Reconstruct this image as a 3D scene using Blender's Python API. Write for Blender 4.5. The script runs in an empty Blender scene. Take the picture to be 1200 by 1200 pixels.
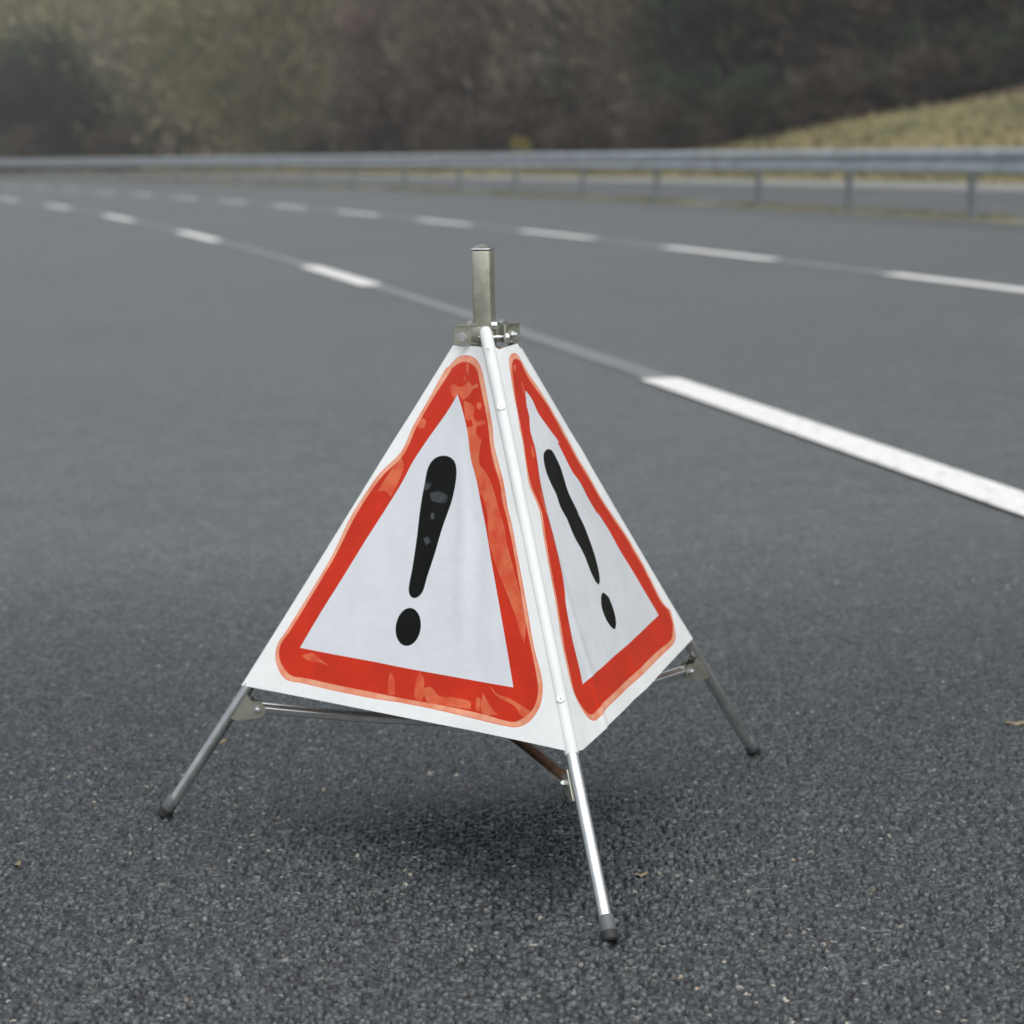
import bpy, bmesh, math, random
import numpy as np
from mathutils import Vector, Matrix, noise
from mathutils.geometry import delaunay_2d_cdt

C = bpy.context.scene
col = C.collection
R = math.radians
HCAM = 0.94

# ------------------------------------------------------------------ camera
PITCH, ROLL, FPX = R(8.5038), -0.01798, 2850.0
fw = Vector((0, math.cos(PITCH), -math.sin(PITCH)))
up0 = Vector((0, math.sin(PITCH), math.cos(PITCH)))
rt0 = Vector((1, 0, 0))
rt = rt0*math.cos(ROLL) + up0*math.sin(ROLL)
up = -rt0*math.sin(ROLL) + up0*math.cos(ROLL)
cd = bpy.data.cameras.new('camera')
cam = bpy.data.objects.new('camera', cd); col.objects.link(cam)
M = Matrix((rt, up, -fw)).transposed().to_4x4(); M.translation = Vector((0, 0, HCAM))
cam.matrix_world = M
cd.sensor_width = 36; cd.sensor_height = 36; cd.lens = 36*FPX/1200
cd.clip_start = 0.05; cd.clip_end = 2000
cd.dof.use_dof = True; cd.dof.focus_distance = 3.02; cd.dof.aperture_fstop = 6.3
C.camera = cam

# ------------------------------------------------------------------ sky, sun, exposure
SUN_EL, SUN_AZ = R(66), R(166)
w = bpy.data.worlds.new('World'); C.world = w; w.use_nodes = True
nt = w.node_tree; bg = nt.nodes['Background']
sky = nt.nodes.new('ShaderNodeTexSky'); sky.sky_type = 'NISHITA'; sky.sun_disc = False
sky.sun_elevation = SUN_EL; sky.sun_rotation = SUN_AZ
sky.air_density = 1.0; sky.dust_density = 4.0; sky.ozone_density = 1.0
hs = nt.nodes.new('ShaderNodeHueSaturation'); hs.inputs['Saturation'].default_value = 0.34
nt.links.new(sky.outputs[0], hs.inputs['Color']); nt.links.new(hs.outputs[0], bg.inputs['Color'])
bg.inputs['Strength'].default_value = 0.13
sl = bpy.data.lights.new('sun', 'SUN'); sl.energy = 1.5; sl.angle = R(110); sl.color = (1, 0.97, 0.93)
so = bpy.data.objects.new('sun', sl); col.objects.link(so)
sdir = Vector((math.sin(SUN_AZ)*math.cos(SUN_EL), math.cos(SUN_AZ)*math.cos(SUN_EL), math.sin(SUN_EL)))
so.rotation_euler = (-sdir).to_track_quat('-Z', 'Y').to_euler()
C.view_settings.view_transform = 'Standard'; C.view_settings.look = 'None'
C.view_settings.gamma = 1; C.view_settings.exposure = 0.30

# ------------------------------------------------------------------ helpers
def tag(o, label=None, cat=None, group=None, kind=None):
    if label: o['label'] = label
    if cat: o['category'] = cat
    if group: o['group'] = group
    if kind: o['kind'] = kind
    return o
def empty(name, loc=(0, 0, 0), rz=0):
    o = bpy.data.objects.new(name, None); col.objects.link(o); o.location = loc; o.rotation_euler = (0, 0, rz)
    o.empty_display_size = 0.1
    return o
def link(name, me, parent=None, mats=()):
    o = bpy.data.objects.new(name, me); col.objects.link(o)
    for m in mats: me.materials.append(m)
    if parent: o.parent = parent; o.matrix_parent_inverse = Matrix.Translation(parent.location).inverted() if parent.type == 'EMPTY' and not parent.parent else Matrix()
    return o
def from_bm(name, bm, mats, parent=None, smooth=False, angle=None):
    me = bpy.data.meshes.new(name); bm.to_mesh(me); bm.free()
    if smooth:
        for p in me.polygons: p.use_smooth = True
    if not isinstance(mats, (list, tuple)): mats = [mats]
    o = link(name, me, parent, mats)
    if angle:
        try: me.set_sharp_from_angle(angle=R(angle))
        except Exception: pass
    return o
def from_np(name, V, Fq, mats, parent=None, smooth=False, midx=None):
    V = np.asarray(V, np.float32); Fq = np.asarray(Fq, np.int32); k = Fq.shape[1]
    me = bpy.data.meshes.new(name)
    me.vertices.add(len(V)); me.vertices.foreach_set('co', V.ravel())
    me.loops.add(Fq.size); me.loops.foreach_set('vertex_index', Fq.ravel())
    me.polygons.add(len(Fq)); me.polygons.foreach_set('loop_start', np.arange(0, Fq.size, k, dtype=np.int32))
    if smooth: me.polygons.foreach_set('use_smooth', np.ones(len(Fq), bool))
    if not isinstance(mats, (list, tuple)): mats = [mats]
    for m in mats: me.materials.append(m)
    if midx is not None: me.polygons.foreach_set('material_index', np.asarray(midx, np.int32))
    me.update(calc_edges=True); me.validate()
    if name is None: return me
    o = bpy.data.objects.new(name, me); col.objects.link(o)
    if parent: o.parent = parent
    return o
def basis(d):
    d = Vector(d).normalized(); a = Vector((0, 0, 1)) if abs(d.z) < .95 else Vector((1, 0, 0))
    x = d.cross(a).normalized(); y = x.cross(d).normalized()
    return x, y, d
def tube(bm, pts, rad, n=20, cap=True):
    pts = [Vector(p) for p in pts]
    rr = rad if isinstance(rad, (list, tuple)) else [rad]*len(pts)
    x, y, _ = basis(pts[-1]-pts[0]); rings = []
    for p, r in zip(pts, rr):
        rings.append([bm.verts.new(p + x*r*math.cos(2*math.pi*k/n) + y*r*math.sin(2*math.pi*k/n)) for k in range(n)])
    for a, b in zip(rings, rings[1:]):
        for k in range(n): bm.faces.new((a[k], a[(k+1) % n], b[(k+1) % n], b[k]))
    if cap: bm.faces.new(rings[0][::-1]); bm.faces.new(rings[-1])
def box(bm, c, X, Y, Z, sx, sy, sz, bev=0):
    c = Vector(c); vs = []
    for i in (-1, 1):
        for j in (-1, 1):
            for k in (-1, 1): vs.append(bm.verts.new(c + X*i*sx/2 + Y*j*sy/2 + Z*k*sz/2))
    fs = [(0,1,3,2), (4,6,7,5), (0,4,5,1), (2,3,7,6), (0,2,6,4), (1,5,7,3)]
    F = [bm.faces.new([vs[a] for a in f]) for f in fs]
    if bev:
        es = list({e for f in F for e in f.edges})
        bmesh.ops.bevel(bm, geom=es, offset=bev, segments=2, affect='EDGES', profile=0.5)
def fixn(bm): bmesh.ops.recalc_face_normals(bm, faces=bm.faces)
def extrude_poly(bm, pts, thick, n):
    """flat polygon (3D points) given a thickness along n"""
    n = Vector(n); a = [bm.verts.new(Vector(p)+n*thick/2) for p in pts]; b = [bm.verts.new(Vector(p)-n*thick/2) for p in pts]
    bm.faces.new(a); bm.faces.new(b[::-1]); k = len(a)
    for i in range(k): bm.faces.new((a[i], b[i], b[(i+1) % k], a[(i+1) % k]))

# ------------------------------------------------------------------ materials
class NT:
    def __init__(s, name):
        s.m = bpy.data.materials.new(name); s.m.use_nodes = True; s.t = s.m.node_tree; s.b = s.t.nodes['Principled BSDF']
        s.tc = s.t.nodes.new('ShaderNodeTexCoord')
    def n(s, ty, **kw):
        o = s.t.nodes.new('ShaderNode'+ty)
        for k, v in kw.items():
            if k in o.inputs: o.inputs[k].default_value = v
            else: setattr(o, k, v)
        return o
    def l(s, a, b): s.t.links.new(a, b)
    def noise(s, scale, detail=4, rough=.55, src='Object'):
        o = s.n('TexNoise'); o.inputs['Scale'].default_value = scale; o.inputs['Detail'].default_value = detail; o.inputs['Roughness'].default_value = rough
        s.l(s.tc.outputs[src], o.inputs['Vector']); return o
    def ramp(s, src, stops):
        r = s.n('ValToRGB'); e = r.color_ramp.elements
        while len(e) < len(stops): e.new(.5)
        for i, (p, c) in enumerate(stops): e[i].position = p; e[i].color = (*c, 1) if len(c) == 3 else c
        s.l(src, r.inputs[0]); return r
    def mix(s, f, a, b, mode='MIX'):
        m = s.n('Mix', data_type='RGBA', blend_type=mode)
        for i, v in ((0, f), (6, a), (7, b)):
            if hasattr(v, 'is_output') or hasattr(v, 'links'): s.l(v, m.inputs[i])
            else: m.inputs[i].default_value = v if i == 0 else (*v, 1)
        return m.outputs[2]
    def math(s, op, a, b=0.0, c=None):
        m = s.n('Math', operation=op)
        for i, v in enumerate((a, b) if c is None else (a, b, c)):
            if hasattr(v, 'links'): s.l(v, m.inputs[i])
            else: m.inputs[i].default_value = v
        return m.outputs[0]
    def bump(s, h, strength, dist):
        b = s.n('Bump'); b.inputs['Strength'].default_value = strength; b.inputs['Distance'].default_value = dist
        s.l(h, b.inputs['Height']); s.l(b.outputs[0], s.b.inputs['Normal']); return b
def g3(v): return (v, v, v)

def simple(name, colr, rough=.5, metal=0, var=.15, nscale=30, bump=0, bscale=200, coat=0, rvar=.1):
    t = NT(name); nz = t.noise(nscale)
    lo = tuple(c*(1-var) for c in colr); hi = tuple(min(1, c*(1+var)) for c in colr)
    r = t.ramp(nz.outputs['Fac'], [(.3, lo), (.7, hi)]); t.l(r.outputs[0], t.b.inputs['Base Color'])
    rr = t.n('MapRange'); t.l(nz.outputs['Fac'], rr.inputs[0]); rr.inputs[3].default_value = max(0, rough-rvar); rr.inputs[4].default_value = min(1, rough+rvar)
    t.l(rr.outputs[0], t.b.inputs['Roughness']); t.b.inputs['Metallic'].default_value = metal
    if coat: t.b.inputs['Coat Weight'].default_value = coat; t.b.inputs['Coat Roughness'].default_value = .08
    if bump:
        n2 = t.noise(bscale, 5); t.bump(n2.outputs['Fac'], 1, bump)
    return t.m

def asphalt(name, fine):
    t = NT(name)
    big = t.noise(.35, 3); mid = t.noise(6, 4)
    vor = t.n('TexVoronoi', feature='F1'); vor.inputs['Scale'].default_value = 105
    t.l(t.tc.outputs['Object'], vor.inputs['Vector'])
    sep = t.n('SeparateColor'); t.l(vor.outputs['Color'], sep.inputs[0])
    base = t.ramp(sep.outputs[0], [(0, (.030, .037, .037)), (.55, (.063, .075, .075)), (.9, (.112, .127, .125)), (1, (.22, .235, .225))])
    c = t.mix(.35, base.outputs[0], t.ramp(big.outputs['Fac'], [(.35, (.052, .062, .062)), (.68, (.090, .105, .104))]).outputs[0])
    c = t.mix(.22, c, t.ramp(mid.outputs['Fac'], [(.35, (.036, .043, .045)), (.7, (.115, .127, .127))]).outputs[0])
    if fine:   # bitumen lies in the hollows, painted darker for their shade; worn stone on tops
        sa = t.n('Attribute', attribute_name='stone'); ha = t.n('Attribute', attribute_name='relief')
        st = t.ramp(sa.outputs['Fac'], [(0, (.010, .014, .016)), (.5, (.025, .033, .037)), (.9, (.062, .077, .083)), (1, (.12, .137, .143))])
        bl = t.n('Attribute', attribute_name='close')
        c2 = t.mix(.85, c, st.outputs[0])
        c2 = t.mix(t.ramp(ha.outputs['Fac'], [(.22, g3(0)), (.8, g3(1))]).outputs[0], (.004, .006, .007), c2)
        c = t.mix(bl.outputs['Fac'], c, c2)  # close colour set darker; paler open asphalt stands in for the grazing sheen
    mt = t.ramp(t.noise(22, 5, .7).outputs['Fac'], [(.3, g3(.78)), (.7, g3(1.22))]); c = t.mix(1.0, c, mt.outputs[0], 'MULTIPLY')
    # worn pale and rusty aggregate
    pale = t.ramp(sep.outputs[1], [(.985, g3(0)), (.99, g3(1))])
    tint = t.ramp(sep.outputs[2], [(0, (.34, .33, .30)), (.6, (.42, .38, .29)), (.85, (.30, .17, .09)), (1, (.5, .49, .45))])
    patchy = t.ramp(t.noise(1.1, 3).outputs['Fac'], [(.42, g3(.1)), (.62, g3(1))])
    pm = t.math('MULTIPLY', pale.outputs[0], patchy.outputs[0])
    near = t.ramp(vor.outputs['Distance'], [(.30, g3(1)), (.52, g3(0))])
    pm = t.math('MULTIPLY', pm, near.outputs[0])
    c = t.mix(pm, c, tint.outputs[0])
    if fine:
        ps = t.ramp(sa.outputs['Fac'], [(.980, g3(0)), (.984, g3(1))]); top = t.ramp(ha.outputs['Fac'], [(.5, g3(0)), (.75, g3(1))])
        pf = t.math('MULTIPLY', t.math('MULTIPLY', ps.outputs[0], patchy.outputs[0]), top.outputs[0])
        c = t.mix(pf, c, tint.outputs[0])
    t.l(c, t.b.inputs['Base Color'])
    rg = t.ramp(sep.outputs[2], [(0, g3(.16 if fine else .34)), (1, g3(.46 if fine else .54))]); t.l(rg.outputs[0], t.b.inputs['Roughness'])
    t.b.inputs['Specular IOR Level'].default_value = .8 if fine else .7
    fin = t.noise(420, 4, .7)
    if fine:
        t.bump(fin.outputs['Fac'], .7, .0012)
    else:
        h = t.math('MULTIPLY', vor.outputs['Distance'], -1.0)
        h2 = t.math('ADD', h, t.math('MULTIPLY', fin.outputs['Fac'], .35))
        t.bump(h2, .55, .003)
    return t.m
M_road = asphalt('asphalt_open', False)
M_near = asphalt('asphalt_close', True)

def road_paint():
    t = NT('road_paint'); n = t.noise(30, 6, .7)
    r = t.ramp(n.outputs['Fac'], [(.33, (.30, .31, .31)), (.44, (.70, .70, .68)), (.7, (.80, .80, .78))])
    t.l(r.outputs[0], t.b.inputs['Base Color']); t.b.inputs['Roughness'].default_value = .55
    t.bump(t.noise(130, 4).outputs['Fac'], .6, .003); return t.m
M_paint = road_paint()
M_ghost = simple('faded_line', (.17, .18, .18), .5, var=.15, nscale=3, bump=.002, bscale=150)
M_ghost2 = simple('worn_line', (.195, .205, .205), .55, var=.15, nscale=3, bump=.002, bscale=150)
M_conc = simple('concrete_strip', (.20, .205, .195), .8, var=.15, nscale=2)
def grass_mat():
    t = NT('winter_grass'); n = t.noise(.22, 5, .6); n2 = t.noise(4, 4)
    a = t.ramp(n.outputs['Fac'], [(.36, (.06, .085, .035)), (.46, (.16, .15, .07)), (.55, (.28, .23, .11)), (.66, (.11, .13, .05))])
    b = t.ramp(n2.outputs['Fac'], [(.3, (.08, .08, .04)), (.7, (.24, .205, .115))])
    c = t.mix(.35, a.outputs[0], b.outputs[0])
    at = t.n('Attribute', attribute_name='wood')
    lit = t.ramp(t.noise(1.3, 5).outputs['Fac'], [(.3, (.06, .048, .038)), (.7, (.13, .10, .075))])
    c = t.mix(at.outputs['Fac'], c, lit.outputs[0])
    t.l(c, t.b.inputs['Base Color']); t.b.inputs['Roughness'].default_value = .95; t.b.inputs['Specular IOR Level'].default_value = .1
    t.bump(n2.outputs['Fac'], 1, .15); return t.m
M_grass = grass_mat()
M_verge = simple('verge_earth', (.17, .16, .10), .95, var=.45, nscale=2.5, bump=.03, bscale=20)
M_tuft = simple('verge_tufts', (.17, .165, .11), .9, var=.5, nscale=1.2)
M_zinc = simple('galvanised_steel', (.58, .62, .64), .42, 1, var=.18, nscale=3, bump=.0008, bscale=60, rvar=.08)
M_zincpost = simple('galvanised_post', (.20, .23, .245), .6, .5, var=.2, nscale=6)

def zinc_plate():
    t = NT('yellow_zinc_plate'); n = t.noise(45, 5, .6)
    r = t.ramp(n.outputs['Fac'], [(.3, (.30, .31, .25)), (.5, (.40, .41, .34)), (.72, (.47, .47, .40))]); t.l(r.outputs[0], t.b.inputs['Base Color'])
    t.b.inputs['Metallic'].default_value = .85; t.b.inputs['Roughness'].default_value = .42
    t.bump(t.noise(600, 3).outputs['Fac'], .4, .0004); return t.m
M_plate = zinc_plate()
M_chrome = simple('bright_zinc_bolt', (.72, .75, .77), .22, 1, var=.1, nscale=80)
def leg_mat():
    t = NT('galvanised_tube'); n = t.noise(28, 6, .65)
    r = t.ramp(n.outputs['Fac'], [(.3, (.50, .52, .51)), (.6, (.66, .68, .68)), (.8, (.74, .76, .76))]); t.l(r.outputs[0], t.b.inputs['Base Color'])
    t.b.inputs['Metallic'].default_value = 1; t.b.inputs['Roughness'].default_value = .25
    t.bump(t.noise(400, 3).outputs['Fac'], .4, .0003); return t.m
M_leg = leg_mat()
def strut_mat():
    t = NT('strut_steel'); n = t.noise(35, 6, .6)
    geo = t.n('Attribute', attribute_name='inside')
    st = t.ramp(n.outputs['Fac'], [(.3, (.58, .60, .59)), (.7, (.80, .82, .82))])
    ru = t.ramp(n.outputs['Fac'], [(.3, (.20, .10, .06)), (.6, (.34, .19, .12)), (.8, (.42, .29, .20))])
    t.l(t.mix(geo.outputs['Fac'], st.outputs[0], ru.outputs[0]), t.b.inputs['Base Color'])
    m = t.math('SUBTRACT', 1.0, geo.outputs['Fac']); t.l(m, t.b.inputs['Metallic'])
    rr = t.math('ADD', t.math('MULTIPLY', geo.outputs['Fac'], .5), .28); t.l(rr, t.b.inputs['Roughness']); return t.m
M_strut = strut_mat()
M_rust = simple('rusty_ring', (.30, .20, .12), .8, .1, var=.4, nscale=90)
M_capg = simple('grey_plastic', (.10, .11, .115), .5, var=.1)
M_capb = simple('black_rubber', (.018, .019, .02), .6, var=.2)

def sheet_mat(name, colr, rough=.5, coat=0, var=.04, mott=(0, 0, 0), film=.0006, fs=24, coatr=.12):
    t = NT(name); n = t.noise(16, 5, .6)
    lo = tuple(c*(1-var) for c in colr); hi = tuple(min(1, c*(1+var)) for c in colr)
    r = t.ramp(n.outputs['Fac'], [(.35, lo), (.65, hi)]); t.l(r.outputs[0], t.b.inputs['Base Color'])
    t.b.inputs['Roughness'].default_value = rough; t.b.inputs['Specular IOR Level'].default_value = .3
    if coat:
        t.b.inputs['Coat Weight'].default_value = coat; t.b.inputs['Coat Roughness'].default_value = coatr
    n2 = t.noise(fs, 3, .5); n3 = t.noise(900, 2)
    h = t.math('ADD', n2.outputs['Fac'], t.math('MULTIPLY', n3.outputs['Fac'], .06))
    t.bump(h, 1, film*4); return t.m
M_white = sheet_mat('white_tarpaulin', (.80, .83, .83), 0.55, .1, .03, film=.0005, fs=14, coatr=.4)
M_hem = sheet_mat('white_hem', (.66, .69, .69), .6, .05, .03, film=.0005, fs=14, coatr=.4)
M_inner = sheet_mat('white_reflective_film', (.65, .69, .725), .4, .12, .015, film=.0006, fs=18, coatr=.25)
M_red = sheet_mat('red_reflective_print', (.54, .022, .001), .5, .03, .10, film=.0004, fs=22)
M_salmon = sheet_mat('salmon_patch_on_red', (.66, .14, .055), .45, .08, .10, film=.0004, fs=40)  # paler salmon base colour for patches on the red print
M_rim = sheet_mat('pale_seam_of_red_print', (.80, .38, .24), .5, .1, .10, film=.0004, fs=60)
M_rimline = sheet_mat('red_seam_line', (.74, .17, .08), .4, .4, .06)
M_black = sheet_mat('black_print', (.004, .005, .004), .5, .02, .35, film=.0004, fs=30)
M_black.node_tree.nodes['Principled BSDF'].inputs['Specular IOR Level'].default_value = .12
M_dgrey = sheet_mat('grey_patch_on_black', (.05, .054, .06), .4, .1, .3, film=.0004, fs=30)  # greyer base colour for small patches on the black print
M_back = sheet_mat('sheet_backing', (.55, .57, .57), .7, 0, .05)

def soften(m, other, scale):   # noise mixes a second colour into the base colour
    t = m.node_tree; b = t.nodes['Principled BSDF']; src = b.inputs['Base Color'].links[0].from_socket
    tc = t.nodes.new('ShaderNodeTexCoord'); n = t.nodes.new('ShaderNodeTexNoise'); n.inputs['Scale'].default_value = scale; n.inputs['Detail'].default_value = 5
    r = t.nodes.new('ShaderNodeValToRGB'); r.color_ramp.elements[0].position = .42; r.color_ramp.elements[1].position = .72
    mx = t.nodes.new('ShaderNodeMix'); mx.data_type = 'RGBA'; mx.inputs[7].default_value = (*other, 1)
    t.links.new(tc.outputs['Object'], n.inputs['Vector']); t.links.new(n.outputs['Fac'], r.inputs[0]); t.links.new(r.outputs[0], mx.inputs[0])
    t.links.new(src, mx.inputs[6]); t.links.new(mx.outputs[2], b.inputs['Base Color'])
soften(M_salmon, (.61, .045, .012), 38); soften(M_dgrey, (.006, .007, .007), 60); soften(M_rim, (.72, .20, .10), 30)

# ------------------------------------------------------------------ the road's line (a curve bending left)
PX0, HD0, K0, K1, K2, K3 = 1.13814, .19656, .00218, -.00007, .00023, -.0014
S = np.arange(-70, 420, .5)
def kk(s):
    s = np.clip(s, -10, 110)/100; return K0+K1*s+K2*s**2+K3*s**3
ks = kk(S); th = np.concatenate([[0], np.cumsum((ks[1:]+ks[:-1])*.25)]); i0 = int(np.where(S == 0)[0][0]); th = th-th[i0]+HD0
dx, dy = -np.sin(th), np.cos(th)
PX = np.concatenate([[0], np.cumsum(dx[:-1]*.5)]); PY = np.concatenate([[0], np.cumsum(dy[:-1]*.5)])
PX += PX0-PX[i0]; PY += 8-PY[i0]
PX *= HCAM; PY *= HCAM; SM = S*HCAM                      # metres
def at(s, off):
    """point at arc length s (m), off metres to the right of the first lane line"""
    x = np.interp(s, SM, PX); y = np.interp(s, SM, PY); h = np.interp(s, SM, th)
    return x+off*np.cos(h), y+off*np.sin(h)
def heading(s): return float(np.interp(s, SM, th))
def off_l2(s): return HCAM*(3.9156-.658*(s/HCAM-5)/100)
def off_rail(s): return HCAM*(9.471+.5754*(min(s, 200)/HCAM-5)/100)

def strip(name, s0, s1, step, fa, fb, z, mat, parent=None, nx=1, zf=None):
    ss = np.append(np.arange(s0, s1, step), s1); V = []; Fq = []
    for i, s in enumerate(ss):
        for j in range(nx+1):
            a = fa(s) if callable(fa) else fa; b = fb(s) if callable(fb) else fb
            x, y = at(s, a+(b-a)*j/nx); V.append((x, y, z+(zf(s, j) if zf else 0)))
    for i in range(len(ss)-1):
        for j in range(nx): k = i*(nx+1)+j; Fq.append((k, k+1, k+nx+2, k+nx+1))
    return from_np(name, V, Fq, mat, parent)

ROADW = -7.2
# ground sheet -----------------------------------------------------
OPP = 20.4      # outer edge of the paved far carriageway
def nearest(X, Y):
    off = np.full(X.shape, 1e9); sg = np.zeros(X.shape)
    sub = slice(0, None, 4)
    for x, y, t in zip(PX[sub], PY[sub], th[sub]):
        d = np.hypot(X-x, Y-y); lat = (X-x)*math.cos(t)+(Y-y)*math.sin(t)
        k = d < off; off[k] = d[k]; sg[k] = lat[k]
    return np.sign(sg)*off
def sm(a): a = np.clip(a, 0, 1); return a*a*(3-2*a)
def hgt(X, Y, off):
    d = off-OPP
    bank = sm((d-.5)/11)*(.30+np.maximum(0, X-3.5)*.165)
    hill = np.maximum(0, d-13-3*sm((Y-90)/60))*.22*sm((d-12)/10)
    left = np.where(off < ROADW-1, -.25*sm((ROADW-1-off)/6), 0)
    return -.05+np.where(d > 0, bank+np.minimum(hill, 5), 0)+left
gx = np.concatenate([np.linspace(-320, -90, 40), np.linspace(-86, 70, 118), np.linspace(75, 320, 40)])
gy = np.concatenate([np.linspace(-80, 20, 30), np.linspace(22, 220, 150), np.linspace(226, 480, 40)])
GX, GY = np.meshgrid(gx, gy); OF = nearest(GX, GY); GZ = hgt(GX, GY, OF)
rng = np.random.default_rng(5)
GZ = GZ+np.where(OF > OPP+2, rng.normal(0, .05, GZ.shape), 0)
V = np.stack([GX, GY, GZ], -1).reshape(-1, 3); nx_, ny_ = len(gx), len(gy)
ii = (np.arange(ny_-1)[:, None]*nx_+np.arange(nx_-1)[None, :]).ravel()
ground = from_np('ground', V, np.stack([ii, ii+1, ii+1+nx_, ii+nx_], 1), M_grass, smooth=True)
wa = ground.data.attributes.new('wood', 'FLOAT', 'POINT'); wa.data.foreach_set('value', sm((OF-OPP-11)/3).ravel().astype(np.float32))
tag(ground, 'winter grass bank and wooded hillside beyond the motorway', kind='structure')
def hz(x, y):
    X = np.array([x]); Y = np.array([y]); o = nearest(X, Y); return float(hgt(X, Y, o)[0])

road = strip('road', -60, 380, 1.5, ROADW, lambda s: off_rail(s)-.10, 0, M_road, nx=2)
tag(road, 'dark wet looking motorway asphalt curving left', kind='structure')
oroad = strip('opposite_road', -60, 380, 1.5, lambda s: off_rail(s)+.62, lambda s: 16.7+max(0, off_rail(s)-9.2)*1.0, 0, M_road, nx=2)
tag(oroad, 'asphalt of the opposite carriageway behind the guard rail', kind='structure')
shoulder = strip('paved_shoulder', -60, 380, 1.5, lambda s: 16.7+max(0, off_rail(s)-9.2)*1.0, OPP, .004, M_conc)
tag(shoulder, 'pale strip along the outer edge of the opposite carriageway', kind='structure')
verge = strip('verge', -60, 380, .6, lambda s: off_rail(s)-.10, lambda s: off_rail(s)+.62, .0, M_verge, nx=4, zf=lambda s, j: (0, .015, .02, .015, 0)[j]+(0 if j in (0, 4) else .02*noise.noise((s*1.3, j, 0))))
tag(verge, 'narrow median verge of earth and thin grass under the guard rail', kind='structure')

# close asphalt with real relief -----------------------------------
def close_asphalt():
    ys = [2.25]
    while ys[-1] < 6.6: ys.append(ys[-1]+.0023*(ys[-1]/2.6)**1.25)
    ys = np.array(ys); n = 1640
    tt = np.linspace(-1, 1, n)
    hw = .29*ys+.75
    X = (tt[None, :]*hw[:, None]).astype(np.float64); Y = np.repeat(ys[:, None], n, 1)
    cell = .0080
    def hsh(i, j, k):
        h = (i*374761393+j*668265263+k*2147483647) & 0xffffffff
        h = ((h ^ (h >> 13))*1274126177) & 0xffffffff
        return ((h ^ (h >> 16)) & 0xffffff)/float(0xffffff)
    ci = np.floor(X/cell).astype(np.int64); cj = np.floor(Y/cell).astype(np.int64)
    Z = np.zeros_like(X); ST = np.zeros_like(X)
    for a in (-1, 0, 1):
        for b in (-1, 0, 1):
            i, j = ci+a, cj+b
            px = (i+.15+.7*hsh(i, j, 1))*cell; py = (j+.15+.7*hsh(i, j, 2))*cell
            hr = hsh(i, j, 3); rad = cell*(.46+.34*hsh(i, j, 4))
            ang = hsh(i, j, 5)*3.14; ca, sa = np.cos(ang), np.sin(ang); el = 1+.5*hsh(i, j, 6)
            ux = ((X-px)*ca+(Y-py)*sa)*el; uy = (-(X-px)*sa+(Y-py)*ca)
            q = 1-(ux*ux+uy*uy)/(rad*rad)
            h = np.where(q > 0, np.sqrt(np.maximum(q, 0)), 0)
            h = np.minimum(h, .66+.25*hr)*(.0028+.0052*hr)
            ST = np.where(h > Z, hsh(i, j, 9), ST); Z = np.maximum(Z, h)
    RL = np.clip(Z/.0052, 0, 1); Z += rng.normal(0, .00018, Z.shape)
    fade = sm((1-np.abs(tt))[None, :]*hw[:, None]/.7)*sm((ys-2.25)/.1)[:, None]*sm((6.6-ys)/3.2)[:, None]
    Z = Z*(.25+.75*fade)-.0100*(1-sm(fade*6))+.0004; RL = RL*fade+(1-fade)*.9
    V = np.stack([X, Y, Z], -1).reshape(-1, 3); m = len(ys)
    ii = (np.arange(m-1)[:, None]*n+np.arange(n-1)[None, :]).ravel()
    o = from_np('asphalt_surface', V, np.stack([ii, ii+1, ii+1+n, ii+n], 1), M_near, smooth=True)
    for nm, A_ in (('stone', ST), ('relief', RL), ('close', fade)):
        at_ = o.data.attributes.new(nm, 'FLOAT', 'POINT'); at_.data.foreach_set('value', A_.ravel().astype(np.float32))
    tag(o, 'coarse dark asphalt surface around the folding sign', kind='structure')
    return o
close_asphalt()

# painted lines: parts of the road ----------------------------------
def mark(name, s0, s1, off, wd, z, mat):
    fo = off if callable(off) else (lambda s: off)
    return strip(name, s0, s1, .5, lambda s: fo(s)-wd/2, lambda s: fo(s)+wd/2, z, mat, road)
ghost = mark('faded_line', -20, 120, 0.02, .13, .004, M_ghost)
ghost2 = mark('faded_line', -20, 120, lambda s: off_l2(s)+.02, .13, .004, M_ghost2)
d1 = [(-25.5, -20.5), (-12.5, -7.8), (-2.1, 2.35), (9.82, 12.95), (19.4, 22.9), (28.4, 32.2), (37.7, 41.6), (47.0, 50.7), (56.3, 60), (65.6, 69.3), (75, 78.7), (84, 87.7)]
for a, b in d1: mark('lane_dash', a, b, 0.0, .165, .008, M_paint)
k = -3
while k < 20:
    fe = 9.3+5.42*k; mark('lane_dash', fe-2.95, fe, off_l2, .165, .008, M_paint); k += 1

# tufts on the median ------------------------------------------------
def blades(n, pts, hlo, hhi, wlo, whi, lean=.5):
    V = np.zeros((n, 3, 3)); az = rng.uniform(0, 6.28, n); h = rng.uniform(hlo, hhi, n); wd = rng.uniform(wlo, whi, n)
    V[:, 0] = pts; V[:, 1] = pts; V[:, 0, 0] -= np.cos(az)*wd; V[:, 0, 1] -= np.sin(az)*wd; V[:, 1, 0] += np.cos(az)*wd; V[:, 1, 1] += np.sin(az)*wd
    V[:, 2] = pts; V[:, 2, 2] += h; V[:, 2, 0] += rng.normal(0, lean, n)*h; V[:, 2, 1] += rng.normal(0, lean, n)*h
    return V.reshape(-1, 3), np.arange(n*3).reshape(-1, 3)
nb = 26000
ss = rng.uniform(5, 130, nb); dens = np.array([noise.noise((s*.35, 0, 0)) for s in ss]); ss = ss[dens > -.12]; nb = len(ss)
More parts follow.
